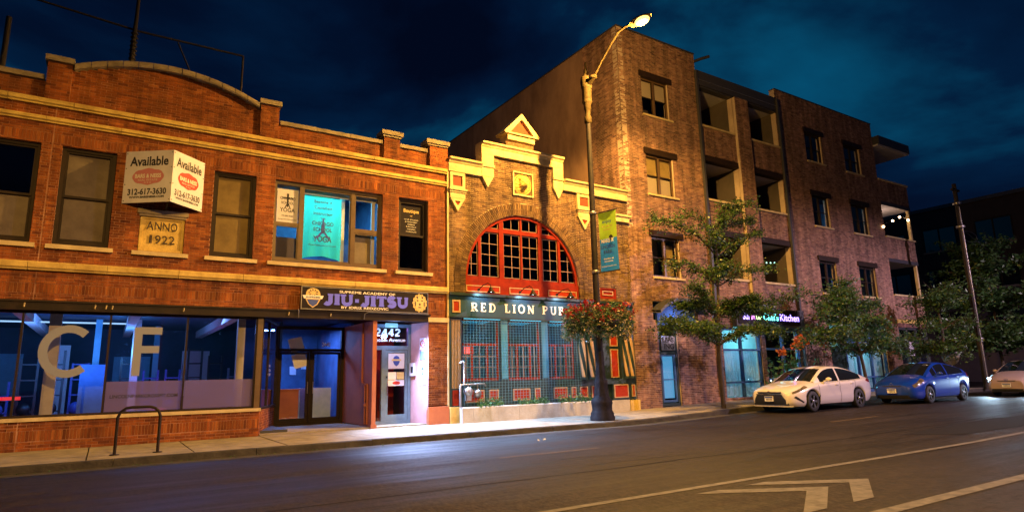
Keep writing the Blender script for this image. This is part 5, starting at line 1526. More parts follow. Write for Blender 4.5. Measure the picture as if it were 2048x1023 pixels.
# windows with steel lintels
M["shade_grey"] = mat("grey_shade", (.30, .25, .20), .9)
k = 0
for (x0, x1, z0, z1) in winL + winR:
    bx("window_lintel", "frame_dark", AB, x0 - .11, x1 + .22 * 0 + .20, -.06, .26, z1 + .005, z1 + .245)
    bx("window_sill", "stone_pale", AB, x0 - .02, x1 + .14, -.07, .20, z0 - .08, z0 - .002)
    f = MB(); xm = (x0 + x1) / 2
    rect_frame(f, x0 + .003, x1 - .003, z0, z1 + .0, .10, .18, .06); f.box(xm - .05, xm + .05, .095, .18, z0 + .06, z1 - .06)
    w = f.build("window", "frame_dark" if x0 > 20 else "frame_brown", AB)
    for a, b in ((x0 + .065, xm - .052), (xm + .052, x1 - .065)):
        zm = (z0 + z1) / 2
        q = MB(); rect_frame(q, a, b, zm - .03, z1 - .062, .115, .145, .035); rect_frame(q, a, b, z0 + .062, zm + .02, .148, .176, .035); q.build("sash", "frame_dark", w)
        bx("pane", "glass", w, a + .03, b - .03, .128, .134, zm, z1 - .09); bx("pane", "glass", w, a + .03, b - .03, .16, .166, z0 + .09, zm)
        lit = x0 < 20 and z1 < 10 and z1 > 7
        if x0 < 20 and z1 > 7: bx("blind", "blind_ochre" if lit else "shade_grey", w, a, b, .20, .205, zm, z1 - .05)
        if lit: bx("blind", "shade_grey", w, a, b, .21, .215, z0 + .05, zm)
    if x0 < 20 and z1 < 7:
        q = MB(); q.box(xm + .2, x1 - .05, .35, .36, z0 + .1, z1 - .2); q.build("curtain", "blind_ochre", w)
    q = MB(); q.box(x0 - .3, x1 + .3, 1.5, 1.55, z0 - .5, z1 + .3); q.build("room_wall", "room_dark" if x0 < 25 or z1 > 12 else "room_blue", AB)
light("flat_lamp", 'POINT', (29.4, .9, 9.2), 12, (.15, .7, 1.0), .1)
light("flat_lamp", 'POINT', (33.0, .9, 9.2), 7, (.15, .6, 1.0), .1)
light("flat_lamp", 'POINT', (18.6, .8, 6.2), 4, (1.0, .6, .2), .1)
# street level: arched canopy over the flats' door
can = thing("door_canopy", "blue arched canvas canopy over the narrow apartment door", "canopy", (18.5, -.2, 3.3))
q = MB(); rows = []
for i in range(13):
    t = i / 12; x = 17.25 + 2.6 * t; z = 3.62 + .52 * math.sin(math.pi * min(1, t * 1.0)) ** .8
    rows.append([(x, .02, z + .06), (x, -.45, z), (x, -.47, z - .10), (x, -.44, z - .10), (x, .02, z - .04)])
q.grid(rows, smooth=False); q.build("canopy_cover", "parapet_dark", can)
q = MB(); q.prism([(17.45, 3.12), (19.55, 3.12), (19.55, 3.75), (19.1, 3.95), (18.5, 4.02), (17.9, 3.95), (17.45, 3.75)], -.06, .04); q.build("canopy_back", "awning_blue", can)
light("canopy_light", 'POINT', (18.3, -.32, 3.45), 10, (.12, .42, 1.0), .06)
light("canopy_light", 'POINT', (18.0, -.45, 2.85), 18, (.30, .40, 1.0), .06)
q = MB(); rect_frame(q, 17.52, 18.53, .10, 3.10, .06, .2, .10); q.box(17.62, 18.43, .06, .19, 2.02, 2.14); q.build("door_frame", "green_wood", AB)
bx("door_glow", emis("door_glow_sheet", (.12, .52, .95), .62), AB, 17.70, 18.36, .19, .2, .38, 2.0)  # glowing sheet stands in for the light behind the door glass
q = MB(); rect_frame(q, 17.63, 18.42, .24, 2.02, .08, .14, .08); q.box(17.71, 18.34, .09, .13, 1.05, 1.09); q.build("door", "awning_blue", AB)
bx("door_pane", "glass", AB, 17.71, 18.34, .10, .106, .32, 1.94)
sg = thing("leasing_sign", "small pale sign ending in ING over the narrow blue lit door", "sign", (18.0, 0, 2.2))
bx("board", "metal", sg, 17.66, 18.40, .03, .058, 2.16, 2.72)
text("ING", (18.06, .026, 2.22), U_, V_, .20, "ink", sg, width=.55, align='CENTER', bold=.03)
text("LEAS", (18.03, .026, 2.48), U_, V_, .18, "ink", sg, width=.60, align='CENTER', bold=.02)
bx("door_transom", "glass_dark", AB, 17.62, 18.43, .12, .13, 2.74, 3.02)
# shops
def shop(x0, x1, z0, z1, muls, ztr, lum, col, curtain=None, name="shop_window"):
    q = MB(); rect_frame(q, x0, x1, z0, z1, .06, .18, .09, .16)
    for x in muls: q.box(x - .05, x + .05, .055, .18, z0 + .16, z1 - .09)
    q.box(x0 + .09, x1 - .09, .065, .17, ztr - .04, ztr + .04)
    q.box(x0 + .09, x1 - .09, .066, .169, z0 + .72, z0 + .79)
    w = q.build(name, "awning_blue", AB)
    ed = [x0 + .09] + list(muls) + [x1 - .09]
    for a, b in zip(ed, ed[1:]):
        bx("pane", "glass", w, a + .04, b - .04, .11, .117, z0 + .15, z1 - .1)
    q = MB(); q.box(x0 - .1, x1 + .1, 2.4, 2.5, 0, 4.2); q.build("shop_wall", "room_pale", AB)
    if curtain:
        c = MB(); rows = []; n = int((x1 - x0) * 40)
        for i in range(n + 1):
            x = x0 + .1 + (x1 - x0 - .2) * i / n; yy = .30 + .03 * math.sin(i * .9) + .012 * math.sin(i * 2.3)
            rows.append([(x, yy, z0 + .2), (x, yy, curtain)])
        c.grid(rows); c.build("curtain", "curtain_film", w)
    light("shop_lamp", 'AREA', ((x0 + x1) / 2, 1.0, 3.4), lum * 1.2, col, 1.2, target=((x0 + x1) / 2, 2.2, 1.0))
    light("shop_lamp", 'POINT', ((x0 + x1) / 2, 1.2, 2.2), lum * .55, col, .15)
M["curtain_film"] = film_mat("lit_curtain", (.42, .62, .72), .93)
shop(21.15, 23.70, .12, 3.1, (22.40,), 2.2, 45, (.35, .72, 1.0), 2.2)
shop(23.98, 26.50, .2, 3.1, (25.3,), 2.25, 70, (.15, .75, .95))
shop(30.3, 34.05, .15, 3.52, (31.4, 32.6), 2.6, 70, (.20, .78, .90), 2.5)
q = MB(); rect_frame(q, 28.92, 30.28, .15, 3.52, .06, .2, .12); q.box(29.04, 30.16, .09, .18, .15, 2.4); q.build("shop_door", "green_wood", AB)
q = MB(); q.box(28.9, 34.07, -.05, .2, 3.525, 3.60); q.build("shop_head", "parapet_dark", AB)
bx("shop_floor", "floor_dark", AB, AX0 + .3, 38.5, .25, 6, .05, .12)
q = MB(); q.box(21.88, 26.66, -.22, .22, 3.16, 3.96); q.build("shop_fascia", "parapet_dark", AB)
ks = thing("kitchen_sign", "glowing blue and green script sign of the kitchen shop behind the street tree", "sign", (24.2, -.25, 3.6))
bx("board", "sign_black", ks, 22.0, 26.3, -.26, -.225, 3.28, 3.92)
for s, x, c, w_ in (("Sur", 22.25, (.35, .25, 1.0), .5), ("la", 22.80, (.9, .25, 1.0), .25), ("ter", 23.10, (.5, .9, .3), .42), ("Chef's", 23.62, (.15, .95, .85), 1.05), ("Kitchen", 24.78, (.32, .22, 1.0), 1.40)):
    text(s, (x, -.265, 3.46), U_, V_, .30 if s[0].isupper() else .24, emis("neon_%s" % s, c, 5.0), ks, width=w_, bold=.02, ext=.01)
light("sign_glow", 'AREA', (24.1, -.55, 3.55), 10, (.10, .35, 1.0), 1.2, target=(24.1, -.1, 3.4))
# far shop under the corner balconies
q = MB(); rect_frame(q, 35.5, 38.7, .15, 3.45, .05, .2, .12); q.box(36.4, 36.5, .05, .2, .2, 3.4); q.box(37.5, 37.6, .05, .2, .2, 3.4); q.box(35.5, 38.7, .05, .2, 2.75, 2.85)
w = q.build("shop_window", "parapet_dark", AB)
for a, b in ((35.62, 36.4), (36.5, 37.5), (37.6, 38.58)): bx("pane", "glass", w, a, b, .11, .117, .3, 3.33)
bx("far_shop_wall", "room_pale", AB, 35.5, 38.5, 3.5, 3.6, 0, 3.7)
bx("far_shop_head", "brick_brown", AB, 35.5, 38.72, .0, .2, 3.455, 3.68)
light("shop_lamp", 'AREA', (37, 1.2, 3.3), 22, (.2, .65, .95), 1.2, target=(37, 1.2, 0))
ps2 = thing("window_poster", "pale blue poster hung in the last shop window", "poster", (36.9, .1, 2.1))
bx("sheet", "white", ps2, 36.55, 37.4, .20, .206, 1.95, 2.8)
# festoon lights on the corner balcony
fl = thing("string_lights", "string of warm bulbs on the lit corner balcony", "string lights", (36.5, -.1, 9.4))
pts = [(35.2, -.08, 9.0), (36.36, -.08, 9.45), (37.2, -.08, 9.76), (38.2, -.06, 9.7)]
q = MB(); q.tube([(35.0, -.08, 9.3)] + pts + [(38.6, .0, 10.0)], .012, 5); q.build("cable", "car_black", fl)
for p in pts[1:] + [(35.3, -.06, 9.0)]:
    q = MB(); q.sphere(V(p) - V((0, 0, .06)), .06, 8, 6); q.build("bulb", emis("warm_bulb", (1.0, .62, .32), 25.0), fl)
light("balcony_lamp", 'POINT', (36.8, .9, 9.4), 45, (1.0, .68, .50), .08)
f2 = thing("fairy_lights", "strand of tiny green and white bulbs in the dark first floor balcony", "string lights", (25.4, .4, 6.2))
q = MB(); q.tube([(24.4, .4, 6.35), (25.1, .4, 6.22), (25.9, .4, 6.30), (26.4, .4, 6.45)], .006, 4); q.build("cable", "car_black", f2)
for x, z in ((24.5, 6.30), (24.85, 6.22), (25.2, 6.19), (25.5, 6.21), (25.8, 6.24)):
    q = MB(); q.sphere((x, .4, z), .03, 6, 5); q.build("bulb", emis("fairy_bulb", (.5, 1.0, .8), 3.0), f2)
# ------------------------------------------------------------------ street lamp with banner and flower basket
def street_lamp(loc, label, rz=0.0, group=None, banner=False, cut=174, spill=0, power=P_LAMP, col=SODIUM):
    t = thing("street_lamp", label, "street lamp", loc, rz, group)
    q = MB()
    q.lathe([(0.362, 0), (0.362, .10), (0.339, .13), (0.339, .20), (0.308, .26), (0.293, .30), (0.300, .42), (0.316, .50), (0.308, .56), (0.246, .64), (0.216, .72)], n=16)
    q.build("base", "lamp_iron", t, local=True)
    q = MB(); q.lathe([(0.216, .72), (0.208, .80), (0.185, .98), (0.196, 1.06), (0.185, 1.12), (0.146, 1.20), (0.135, 1.36), (0.146, 1.42), (0.127, 1.46), (0.119, 1.9), (0.115, 2.0)], n=32, flute=.05, nf=10); q.build("shaft_foot", "lamp_iron", t, local=True)
    q = MB(); q.tube([(0, 0, 2.0), (0, 0, 5.0), (0, 0, 9.9)], [.108, .095, .078], 16); q.build("pole", "lamp_iron", t, local=True)
    for z in (4.35, 6.2):
        q = MB(); q.lathe([(0.104, 0), (0.115, .015), (0.115, .07), (0.104, .085)], (0, 0, z), 14); q.build("pole_band", "metal", t, local=True)
    q = MB(); q.lathe([(.085, 9.2), (.12, 9.24), (.12, 9.42), (.09, 9.46), (.09, 9.66), (.12, 9.70), (.12, 9.84), (.15, 9.9), (.17, 9.95), (.15, 10.0), (.16, 10.02), (.16, 10.42), (.19, 10.46), (.17, 10.50), (.20, 10.62), (.18, 10.78), (.10, 10.84), (.06, 10.92), (.07, 10.98), (.04, 11.1), (.035, 11.32), (.0, 11.36)], n=14); q.build("finial", "lamp_tan", t, local=True)
    q = MB(); q.tube([(0, -.12, 10.55), (0, -.30, 10.62), (0, -.46, 10.70)], [.10, .085, .06], 10); q.lathe([(.02, 0), (.13, .02), (.13, .09), (.06, .12)], (0, -.34, 10.60), 12); q.build("arm_socket", "lamp_tan", t, local=True)
    q = MB(); q.tube([(0, -.40, 10.68), (0, -.80, 11.02), (0, -1.3, 11.40), (0, -1.62, 11.60), (0, -1.9, 11.62), (0, -2.2, 11.56)], .036, 8); q.build("arm", "lamp_tan", t, local=True)
    q = MB()
    rows = []
    for i in range(13):
        s = i / 12; yy = -2.10 - .86 * s; w_ = .02 + .19 * math.sin(math.pi * min(1, s * .92 + .06)) ** .7
        rows.append([(w_ * math.cos(a), yy, 11.50 + .12 * max(0, math.sin(a)) * (w_ / .21) - .03 * s) for a in np.linspace(0, math.pi, 9)])
    q.grid(rows); q.build("lamp_housing", "lamp_tan", t, local=True)
    q = MB(); q.sphere((0, -2.62, 11.44), .17, 16, 10, sc=(1, 1.5, .6)); q.build("lamp_lens", emis("sodium_lens", (1.0, .56, .13), 3.6), t, local=True)
    lp = light("street_light", 'SPOT', (0, -2.62, 11.26), power, col, .10, target=(0, -2.50, 0), spot=cut, blend=.22)
    lp.parent = t
    if spill:   # the bowl also spills a little above its cut-off
        lp = light("street_light", 'POINT', (0, -2.62, 11.25), spill, col, .10); lp.parent = t
    return t
L1 = street_lamp((12.36, -2.55, 0), "ornate black street lamp with a banner and flower baskets before the pub", cut=178, spill=3800)
ba = thing("street_banner", "green and blue cloth banner hung from the street lamp pole", "banner", (12.45, -2.7, 4.3))
b0, b1 = V((12.45, -2.70, 0)), V((12.60, -3.35, 0))
q = MB(); rows = []
for i in range(12):
    t = i / 11; z = 6.20 - 1.83 * t
    rows.append([(b0.lerp(b1, s / 8) + V((.02 * math.sin(3 * t + s * .5), 0, z))) for s in range(9)])
kq = 5
q.grid(rows[:kq + 1], 0, closed=False); q.grid(rows[kq:], 1)
M["lime_cloth"] = mat("lime_cloth", (.36, .58, .03), .8, c2=(.28, .48, .03), nscale=2); M["azure_cloth"] = mat("azure_cloth", (.015, .26, .95), .8, c2=(.012, .22, .85), nscale=2)
q.build("cloth", ["lime_cloth", "azure_cloth"], ba)
for z in (6.22, 4.36):
    q = MB(); q.tube([(12.40, -2.55, z), b0 + V((0, 0, z)), b1 + V((.01, -.03, z))], .018, 6); q.build("bracket", "lamp_iron", ba)
bu = (b1 - b0).normalized(); bnn = bu.cross(V((0, 0, 1)))
off = bnn * .035 if bnn.x < 0 else bnn * -.035
bm = (b0 + b1) / 2 + off
du = bu if bu.cross(V((0, 0, 1))).dot(off) > 0 else -bu
for s, z, h, wd, m_ in (("enjoy", 5.85, .11, .34, "awning_blue"), ("THE ART OF", 5.72, .05, .40, "trim_buff"), ("LIVING", 5.62, .05, .26, "trim_buff"), ("MAKE IT", 5.24, .12, .46, "white_ink"), ("LINCOLN", 5.06, .11, .50, "blue_ink"), ("PARK", 4.90, .11, .32, "blue_ink"), ("chamber of", 4.72, .05, .36, "white_ink"), ("commerce", 4.64, .05, .32, "white_ink"), ("lincolnparkchamber.com", 4.50, .035, .54, "white_ink")):
    text(s, bm + V((0, 0, z)), du, V_, h, m_, ba, width=wd, align='CENTER', bold=.02)
q = MB(); cc = b0.lerp(b1, .68) + off * 1.02
q.face([cc + bu * (.075 * math.cos(a)) + V((0, 0, 5.37 + .09 * math.sin(a))) for a in np.linspace(0, 2 * math.pi, 15)[:-1]]); q.build("round_emblem", "ink", ba)
fbk = thing("flower_baskets", "big ring of red and cream flowers hung round the street lamp", "flower basket", (12.36, -2.55, 2.6))
q = MB(); q.tube([(12.36 + .62 * math.cos(a), -2.55 + .62 * math.sin(a), 2.75) for a in np.linspace(0, 2 * math.pi, 17)], .02, 6)
for a in (0, 1.57, 3.14, 4.71): q.tube([(12.36, -2.55, 2.75), (12.36 + .62 * math.cos(a), -2.55 + .62 * math.sin(a), 2.75)], .02, 6)
q.build("hoop", "lamp_iron", fbk)
q = MB()
for a in (0.2, 2.3, 4.4):
    q.lathe([(.10, -.30), (.30, -.22), (.38, .0), (.36, .02)], (12.36 + .66 * math.cos(a), -2.55 + .66 * math.sin(a), 2.85), 14)
q.build("basket", "lamp_iron", fbk)
def ring_pts(n, r0, r1, z0, z1, f):
    out = []
    while len(out) < n:
        a = random.uniform(0, 2 * math.pi); t = random.random(); r = r1 * math.sqrt(random.uniform((r0 / r1) ** 2, 1))
        z = z0 + (z1 - z0) * t
        lim = f(t) * r1 * (1 + .13 * math.sin(3 * a + 1) + .08 * math.sin(7 * a))
        if r < lim: out.append((12.36 + r * math.cos(a), -2.55 + r * math.sin(a), z + .09 * math.sin(4 * a)))
    return out
prof = lambda t: .80 + .30 * math.sin(math.pi * (t * .8 + .12)) - .35 * max(0, t - .75)
q = MB(); leaf_cloud(q, ring_pts(7000, .35, 1.08, 2.42, 3.34, prof), .085); q.build("leaves", "leaf_c", fbk)
q = MB(); q2 = MB()
for (x, y, z) in ring_pts(120, .5, 1.12, 2.85, 3.38, prof):
    leaf_cloud(q, [(x + random.gauss(0, .035), y + random.gauss(0, .035), z + random.gauss(0, .03)) for _ in range(16)], .07, asp=.9)
for (x, y, z) in ring_pts(560, .75, 1.13, 2.38, 3.15, prof):
    leaf_cloud(q2, [(x + random.gauss(0, .02), y + random.gauss(0, .02), z + random.gauss(0, .02)) for _ in range(4)], .05, asp=.9)
q.build("red_flowers", "petal_red", fbk); q2.build("cream_flowers", "petal_cream", fbk)

# unseen lamps added across the road to light the facades, on the same posts
L2 = street_lamp((2.5, -24.2, -.05), "unseen street lamp added across the road to light the red brick building", rz=math.pi, group="added street lamps", power=P_OPP)
L3 = street_lamp((35.0, -24.2, .1), "unseen street lamp added across the road to light the apartment front", rz=math.pi, group="added street lamps", power=P_LED, col=(.95, .66, .88))

# bike rack
br = thing("bike_rack", "black inverted U bike rack on the pavement before the gym window", "bike rack", (.63, -2.36, 0))
q = MB(); q.tube([(.27, -2.33, .0), (.27, -2.33, .70), (.31, -2.33, .80), (.40, -2.34, .87), (.50, -2.35, .885), (.80, -2.37, .885), (.89, -2.38, .86), (.96, -2.385, .79), (.99, -2.385, .70), (.99, -2.385, 0)], .028, 10); q.build("hoop", "black", br)
for x, y in ((.27, -2.33), (.99, -2.385)):
    q = MB(); q.lathe([(.085, 0), (.085, .012), (.035, .016)], (x, y, .002), 14); q.build("foot_plate", "black", br)
# litter by the kerb
lt = MB(); c = onr = (5.7, -5.2)
leaf_cloud(lt, [(8.35 + random.gauss(0, .10), -5.05 + random.gauss(0, .05), road_z(8) + .02 + abs(random.gauss(0, .02))) for _ in range(6)], .055, asp=.8)
tag(lt.build("crumpled_paper", "white"), "scrap of crumpled white paper lying on the road", "litter")
dl = MB()
leaf_cloud(dl, [(x := random.uniform(-3, 17), kerb_y(x) - abs(random.gauss(0, .12)) - .03, road_z(x) + .02) for _ in range(260)], .04, flat=.15)
tag(dl.build("dry_leaves", "leaf_c"), kind="stuff")

# utility pole, round sign, wires at the right
up = thing("utility_pole", "tall leaning-dark wooden utility pole near the corner behind the cars", "utility pole", (37.4, -2.9, .2))
q = MB(); q.tube([(37.4, -2.9, .15), (37.4, -2.9, 10.9)], [.14, .10], 12); q.build("pole", "wood_pole", up)
q = MB(); q.tube([(37.24, -3.05, .5), (37.26, -3.03, 9.6)], .022, 6); q.build("conduit", "metal", up)
for z in (9.75, 8.48, 2.6):
    q = MB(); q.lathe([(.20, 0), (.21, .02), (.21, .10), (.20, .12)], (37.4, -2.9, z), 12); q.build("pole_band", "metal", up)
q = MB(); q.box(37.0, 37.8, -2.98, -2.86, 10.5, 10.6); q.build("cross_arm", "wood_pole", up)
wr = MB(); wr.tube([(37.4 + (60 - 37.4) * t, -2.9 + 3.5 * t, 8.5 + 2.2 * t - 1.6 * math.sin(math.pi * t)) for t in np.linspace(0, 1, 12)], .02, 5)
wr.tube([(37.4 + 3 * math.sin(a) * .3 + .9, -2.9, 8.1 + .3 * math.cos(a)) for a in np.linspace(0, 2 * math.pi, 14)], .015, 5)
tag(wr.build("overhead_wire", "car_black"), "slack cable running from the utility pole to the far dark building", "cable")
rs = thing("round_sign", "grey back of an oval street sign on a thin post behind the blue car", "street sign", (34.2, -2.8, .2))
q = MB(); q.lathe([(.0, -.01), (.40, -.008), (.40, .008), (.0, .01)], (0, 0, 0), 20, 'x')
q.v = [(34.2 + x * 1, -2.8 + y, 1.82 + z * 1.1) for x, y, z in q.v]; q.build("disc", "metal", rs)
q = MB(); q.tube([(34.22, -2.8, .2), (34.22, -2.8, 2.1)], .025, 6); q.build("post", "metal", rs)
rd = MB(); rd.box(52, 52.1, -2.2, -.9, 3.2, 3.9); tag(rd.build("pink_sign", emis("pink_neon", (1.0, .05, .25), 3.0)), "small glowing pink sign far off at the right edge", "sign")

# dark block beyond the side street
FB = thing("far_building", "dark brick block with dim windows beyond the side street", "building", (60, 12, 0))
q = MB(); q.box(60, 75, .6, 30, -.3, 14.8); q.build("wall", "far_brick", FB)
q = MB(); q.box(59.85, 75, .45, 30, 14.8, 15.1); q.build("parapet_cap", "parapet_dark", FB)
for y0 in (2.0, 6.0, 10.0, 14.0, 18.0):
    for z0 in (3.9, 7.6, 11.2):
        q = MB(); q.box(59.94, 60.02, y0 - .1, y0 + 2.7, z0 - .15, z0); q.build("window_sill", "coping", FB)
        w = MB()
        for a, b in ((y0, y0 + .08), (y0 + 1.26, y0 + 1.36), (y0 + 2.52, y0 + 2.6)): w.box(59.93, 60.01, a, b, z0, z0 + 1.9)
        w.box(59.93, 60.01, y0, y0 + 2.6, z0 + 1.9, z0 + 2.0); w = w.build("window", "frame_dark", FB)
        q = MB(); q.box(59.97, 60.005, y0 + .08, y0 + 2.52, z0, z0 + 1.9); q.build("pane", "car_glass", w)
q = MB(); q.box(58.4, 60, -3.2, .58, 11.6, 11.75); q.box(58.4, 58.6, -3.2, .58, 11.75, 12.1); q.build("balcony", "concrete_soffit", FB)
q = MB(); q.box(60, 75, -6, .6, -.3, 14.4); q.build("wing_wall", "far_brick", FB)
q = MB(); q.box(58.4, 58.55, .3, .45, 8.8, 11.6); q.box(58.4, 60, -3.2, .58, 8.6, 8.8); q.build("balcony_post", "coping", FB)
bb = thing("back_building", "low dark building at the end of the side street", "building", (50, 30, 0))
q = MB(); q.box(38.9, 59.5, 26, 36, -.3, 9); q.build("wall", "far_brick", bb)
# ------------------------------------------------------------------ street trees: trunk, limbs, twigs, leaves
def bez(p0, p1, sag, n=8):
    p0, p1 = V(p0), V(p1); out = []
    for i in range(n + 1):
        t = i / n; p = p0.lerp(p1, t); p.z += sag * math.sin(math.pi * t)
        p += V((random.gauss(0, .03), random.gauss(0, .03), random.gauss(0, .02))) * min(1, t * 3)
        out.append(p)
    return out
def tree(name, label, base, trunk, limbs, leafm, size, per_m, spread, droop=.1, twigs=7, rt=.09, extra=None):
    t = thing(name, label, "tree", base)
    q = MB(); tr = [V(p) for p in trunk]
    q.tube(tr, [rt * (1 - .62 * i / (len(tr) - 1)) for i in range(len(tr))], 9); q.build("trunk", "bark", t)
    lb, lf = MB(), MB()
    for (i, end, sag, dens) in limbs:
        st_ = tr[i]; pts = bez(st_, end, sag)
        L = (V(end) - st_).length
        lb.tube(pts, [max(.008, rt * .42 * (1 - .85 * k / (len(pts) - 1))) for k in range(len(pts))], 6)
        for k in range(2, len(pts)):
            for _ in range(twigs):
                p = pts[k - 1].lerp(pts[k], random.random())
                d = (pts[k] - pts[k - 1]).normalized() * .6 + V((random.gauss(0, .7), random.gauss(0, .7), random.gauss(0, .45)))
                d = d.normalized() * random.uniform(.4, 1.0) * spread * (.5 + .5 * k / len(pts))
                e = p + d; e.z -= droop * d.length
                lb.tube([p, p.lerp(e, .5) + V((0, 0, .03)), e], [.008, .005, .003], 4, caps=False)
                n = int(per_m * d.length * dens * random.uniform(.5, 1.4))
                leaf_cloud(lf, [p.lerp(e, random.uniform(.15, 1.05)) + V((random.gauss(0, .07), random.gauss(0, .07), random.gauss(0, .05))) for _ in range(n)], size)
    lb.build("limbs", "bark", t); lf.build("crown", leafm, t)
    return t
z0 = side_z(18)
tree("street_tree", "slender open crowned street tree before the narrow blue lit door", (18.0, -2.35, z0),
     [(18.0, -2.35, z0 - .1), (17.98, -2.34, 1.2), (17.97, -2.36, 2.2), (18.05, -2.4, 3.2), (18.15, -2.42, 4.3), (18.25, -2.4, 5.4), (18.3, -2.4, 6.3)],
     [(2, (14.9, -2.9, 2.95), .25, .8), (2, (21.6, -2.5, 2.75), .35, 1.0), (2, (16.6, -1.2, 2.9), .3, 1), (2, (19.4, -3.6, 2.7), .3, 1), (2, (16.2, -3.3, 2.7), .3, 1.1), (3, (20.3, -1.3, 3.6), .3, 1.1), (3, (22.6, -2.3, 4.05), .2, .75),
      (3, (16.4, -2.8, 4.2), .15, .8), (3, (17.2, -1.4, 3.6), .3, 1.2), (3, (18.9, -3.4, 3.7), .3, 1.2), (3, (20.6, -2.8, 3.3), .3, 1.1), (4, (15.6, -2.6, 4.9), .3, .5), (4, (20.5, -2.9, 5.0), .2, .5), (4, (19.0, -1.4, 5.0), .2, .8), (4, (17.6, -3.2, 4.9), .2, .7),
      (5, (15.0, -2.5, 6.35), .45, .55), (5, (20.9, -2.4, 6.6), .1, .6), (5, (17.4, -2.9, 6.1), .1, .45), (6, (21.2, -2.0, 7.25), .1, .55), (6, (18.8, -2.6, 7.3), 0, .6), (6, (17.1, -2.2, 6.9), .1, .25), (6, (19.7, -2.8, 7.5), .1, .6)],
     "leaf_a", .10, 84, .62, twigs=9, rt=.085)
z0 = side_z(27.3)
R_ = random.Random(5)
limbs = []
for k in range(30):
    a = R_.uniform(0, 2 * math.pi); lvl = R_.choice((2, 3, 3, 4, 4, 5)); zz = (0, 0, 2.2, 2.9, 3.7, 4.3)[lvl] + R_.uniform(-.35, .45); rr = (0, 0, 2.5, 3.2, 2.5, 1.3)[lvl] * R_.uniform(.55, 1.0)
    limbs.append((lvl, (26.5 + rr * 1.12 * math.cos(a), -2.3 + rr * .55 * math.sin(a), zz), .2, R_.uniform(.7, 1.2)))
limbs += [(5, (26.7, -2.3, 5.0), .1, 1), (4, (22.9, -2.4, 4.4), .3, .35), (3, (30.8, -2.2, 2.6), .3, .9), (2, (23.0, -2.4, 2.5), .3, 1.1)]
tree("street_tree", "leafy round crowned street tree behind the white sedan", (27.35, -2.35, z0),
     [(27.35, -2.35, z0 - .1), (27.25, -2.35, 1.1), (27.1, -2.35, 1.9), (26.9, -2.33, 2.6), (26.8, -2.3, 3.4), (26.8, -2.3, 4.1)], limbs, "leaf_b", .135, 30, .85, twigs=7, rt=.08)
def round_tree(label, bx_, by_, h0, h1, r, leafm, n, size, seed):
    rr = random.Random(seed); z = side_z(bx_)
    tr = [(bx_, by_, z - .1), (bx_ + .1, by_, z + h0 * .6), (bx_, by_, z + h0), (bx_ + .1, by_, z + h0 + (h1 - h0) * .35), (bx_, by_, z + h0 + (h1 - h0) * .65)]
    lim = []
    for k in range(n):
        a = rr.uniform(0, 2 * math.pi); t = rr.random(); R = r * (1 - .65 * abs(t - .35) ** 1.2 * 1.3) * rr.uniform(.5, 1.05)
        lim.append((2 + min(2, int(t * 3)), (bx_ + R * math.cos(a), by_ + R * .7 * math.sin(a), z + h0 + (h1 - h0) * t), .2, rr.uniform(.5, 1.1)))
    return tree("street_tree", label, (bx_, by_, z), tr, lim, leafm, size, 22, 1.1, twigs=6, rt=.11)
round_tree("low dark tree before the last shop under the corner balconies", 34.4, -2.5, 1.8, 4.9, 2.1, "leaf_c", 17, .15, 3)
round_tree("broad dark tree behind the utility pole beside the side street", 44.5, -1.2, 2.2, 8.6, 5.0, "leaf_c", 46, .24, 9)
# tall flowering plant at the shop front
fp = thing("canna_plant", "tall leafy plant with orange blossoms before the lit shop window", "plant", (24.4, -1.2, .2))
q, q2, q3 = MB(), MB(), MB()
for k in range(26):
    x, y = random.gauss(24.2, .75), random.gauss(-1.2, .25); h = random.uniform(.9, 2.2)
    q3.tube([(x, y, .17), (x + random.gauss(0, .08), y, h * .6), (x + random.gauss(0, .15), y, h)], .012, 5)
    leaf_cloud(q, [(x + random.gauss(0, .13), y + random.gauss(0, .13), random.uniform(.3, h)) for _ in range(26)], .22, asp=.5)
for x, z in ((24.45, 2.52), (24.7, 2.62), (24.95, 2.45), (24.15, 2.30), (25.1, 2.58), (26.1, 2.55), (26.45, 2.50), (23.3, 2.05), (24.6, 2.28), (26.3, 2.42)):
    leaf_cloud(q2, [(x + random.gauss(0, .07), -1.2 + random.gauss(0, .06), z + random.gauss(0, .06)) for _ in range(46)], .14, asp=.8)
    q3.tube([(x, -1.2, .17), (x - .05, -1.2, z * .6), (x, -1.2, z)], .012, 5)
q3.build("stems", "bark", fp); q.build("leaves", "leaf_d", fp); q2.build("blossoms", "petal_orange", fp)
tp = thing("tub", "square planting tub under the tall orange flowers", "planter", (24.4, -1.2, .17))
q = MB(); q.box(23.2, 25.6, -1.6, -.8, .16, .62); q.box(23.15, 25.65, -1.65, -.75, .62, .68); q.build("tub_body", "kerb", tp)
# ------------------------------------------------------------------ cars: lofted body, glasshouse, wheels
def interp(x, tab):
    # smooth (monotone-ish) interpolation
    if x <= tab[0][0]: return tab[0][1]
    for k in range(len(tab) - 1):
        (a, p), (b, r) = tab[k], tab[k + 1]
        if x <= b:
            t = (x - a) / (b - a)
            m0 = (r - tab[k - 1][1]) / (b - tab[k - 1][0]) if k > 0 else (r - p) / (b - a)
            m1 = (tab[k + 2][1] - p) / (tab[k + 2][0] - a) if k + 2 < len(tab) else (r - p) / (b - a)
            h = b - a
            return (2 * t**3 - 3 * t**2 + 1) * p + (t**3 - 2 * t**2 + t) * h * m0 + (-2 * t**3 + 3 * t**2) * r + (t**3 - t**2) * h * m1
    return tab[-1][1]

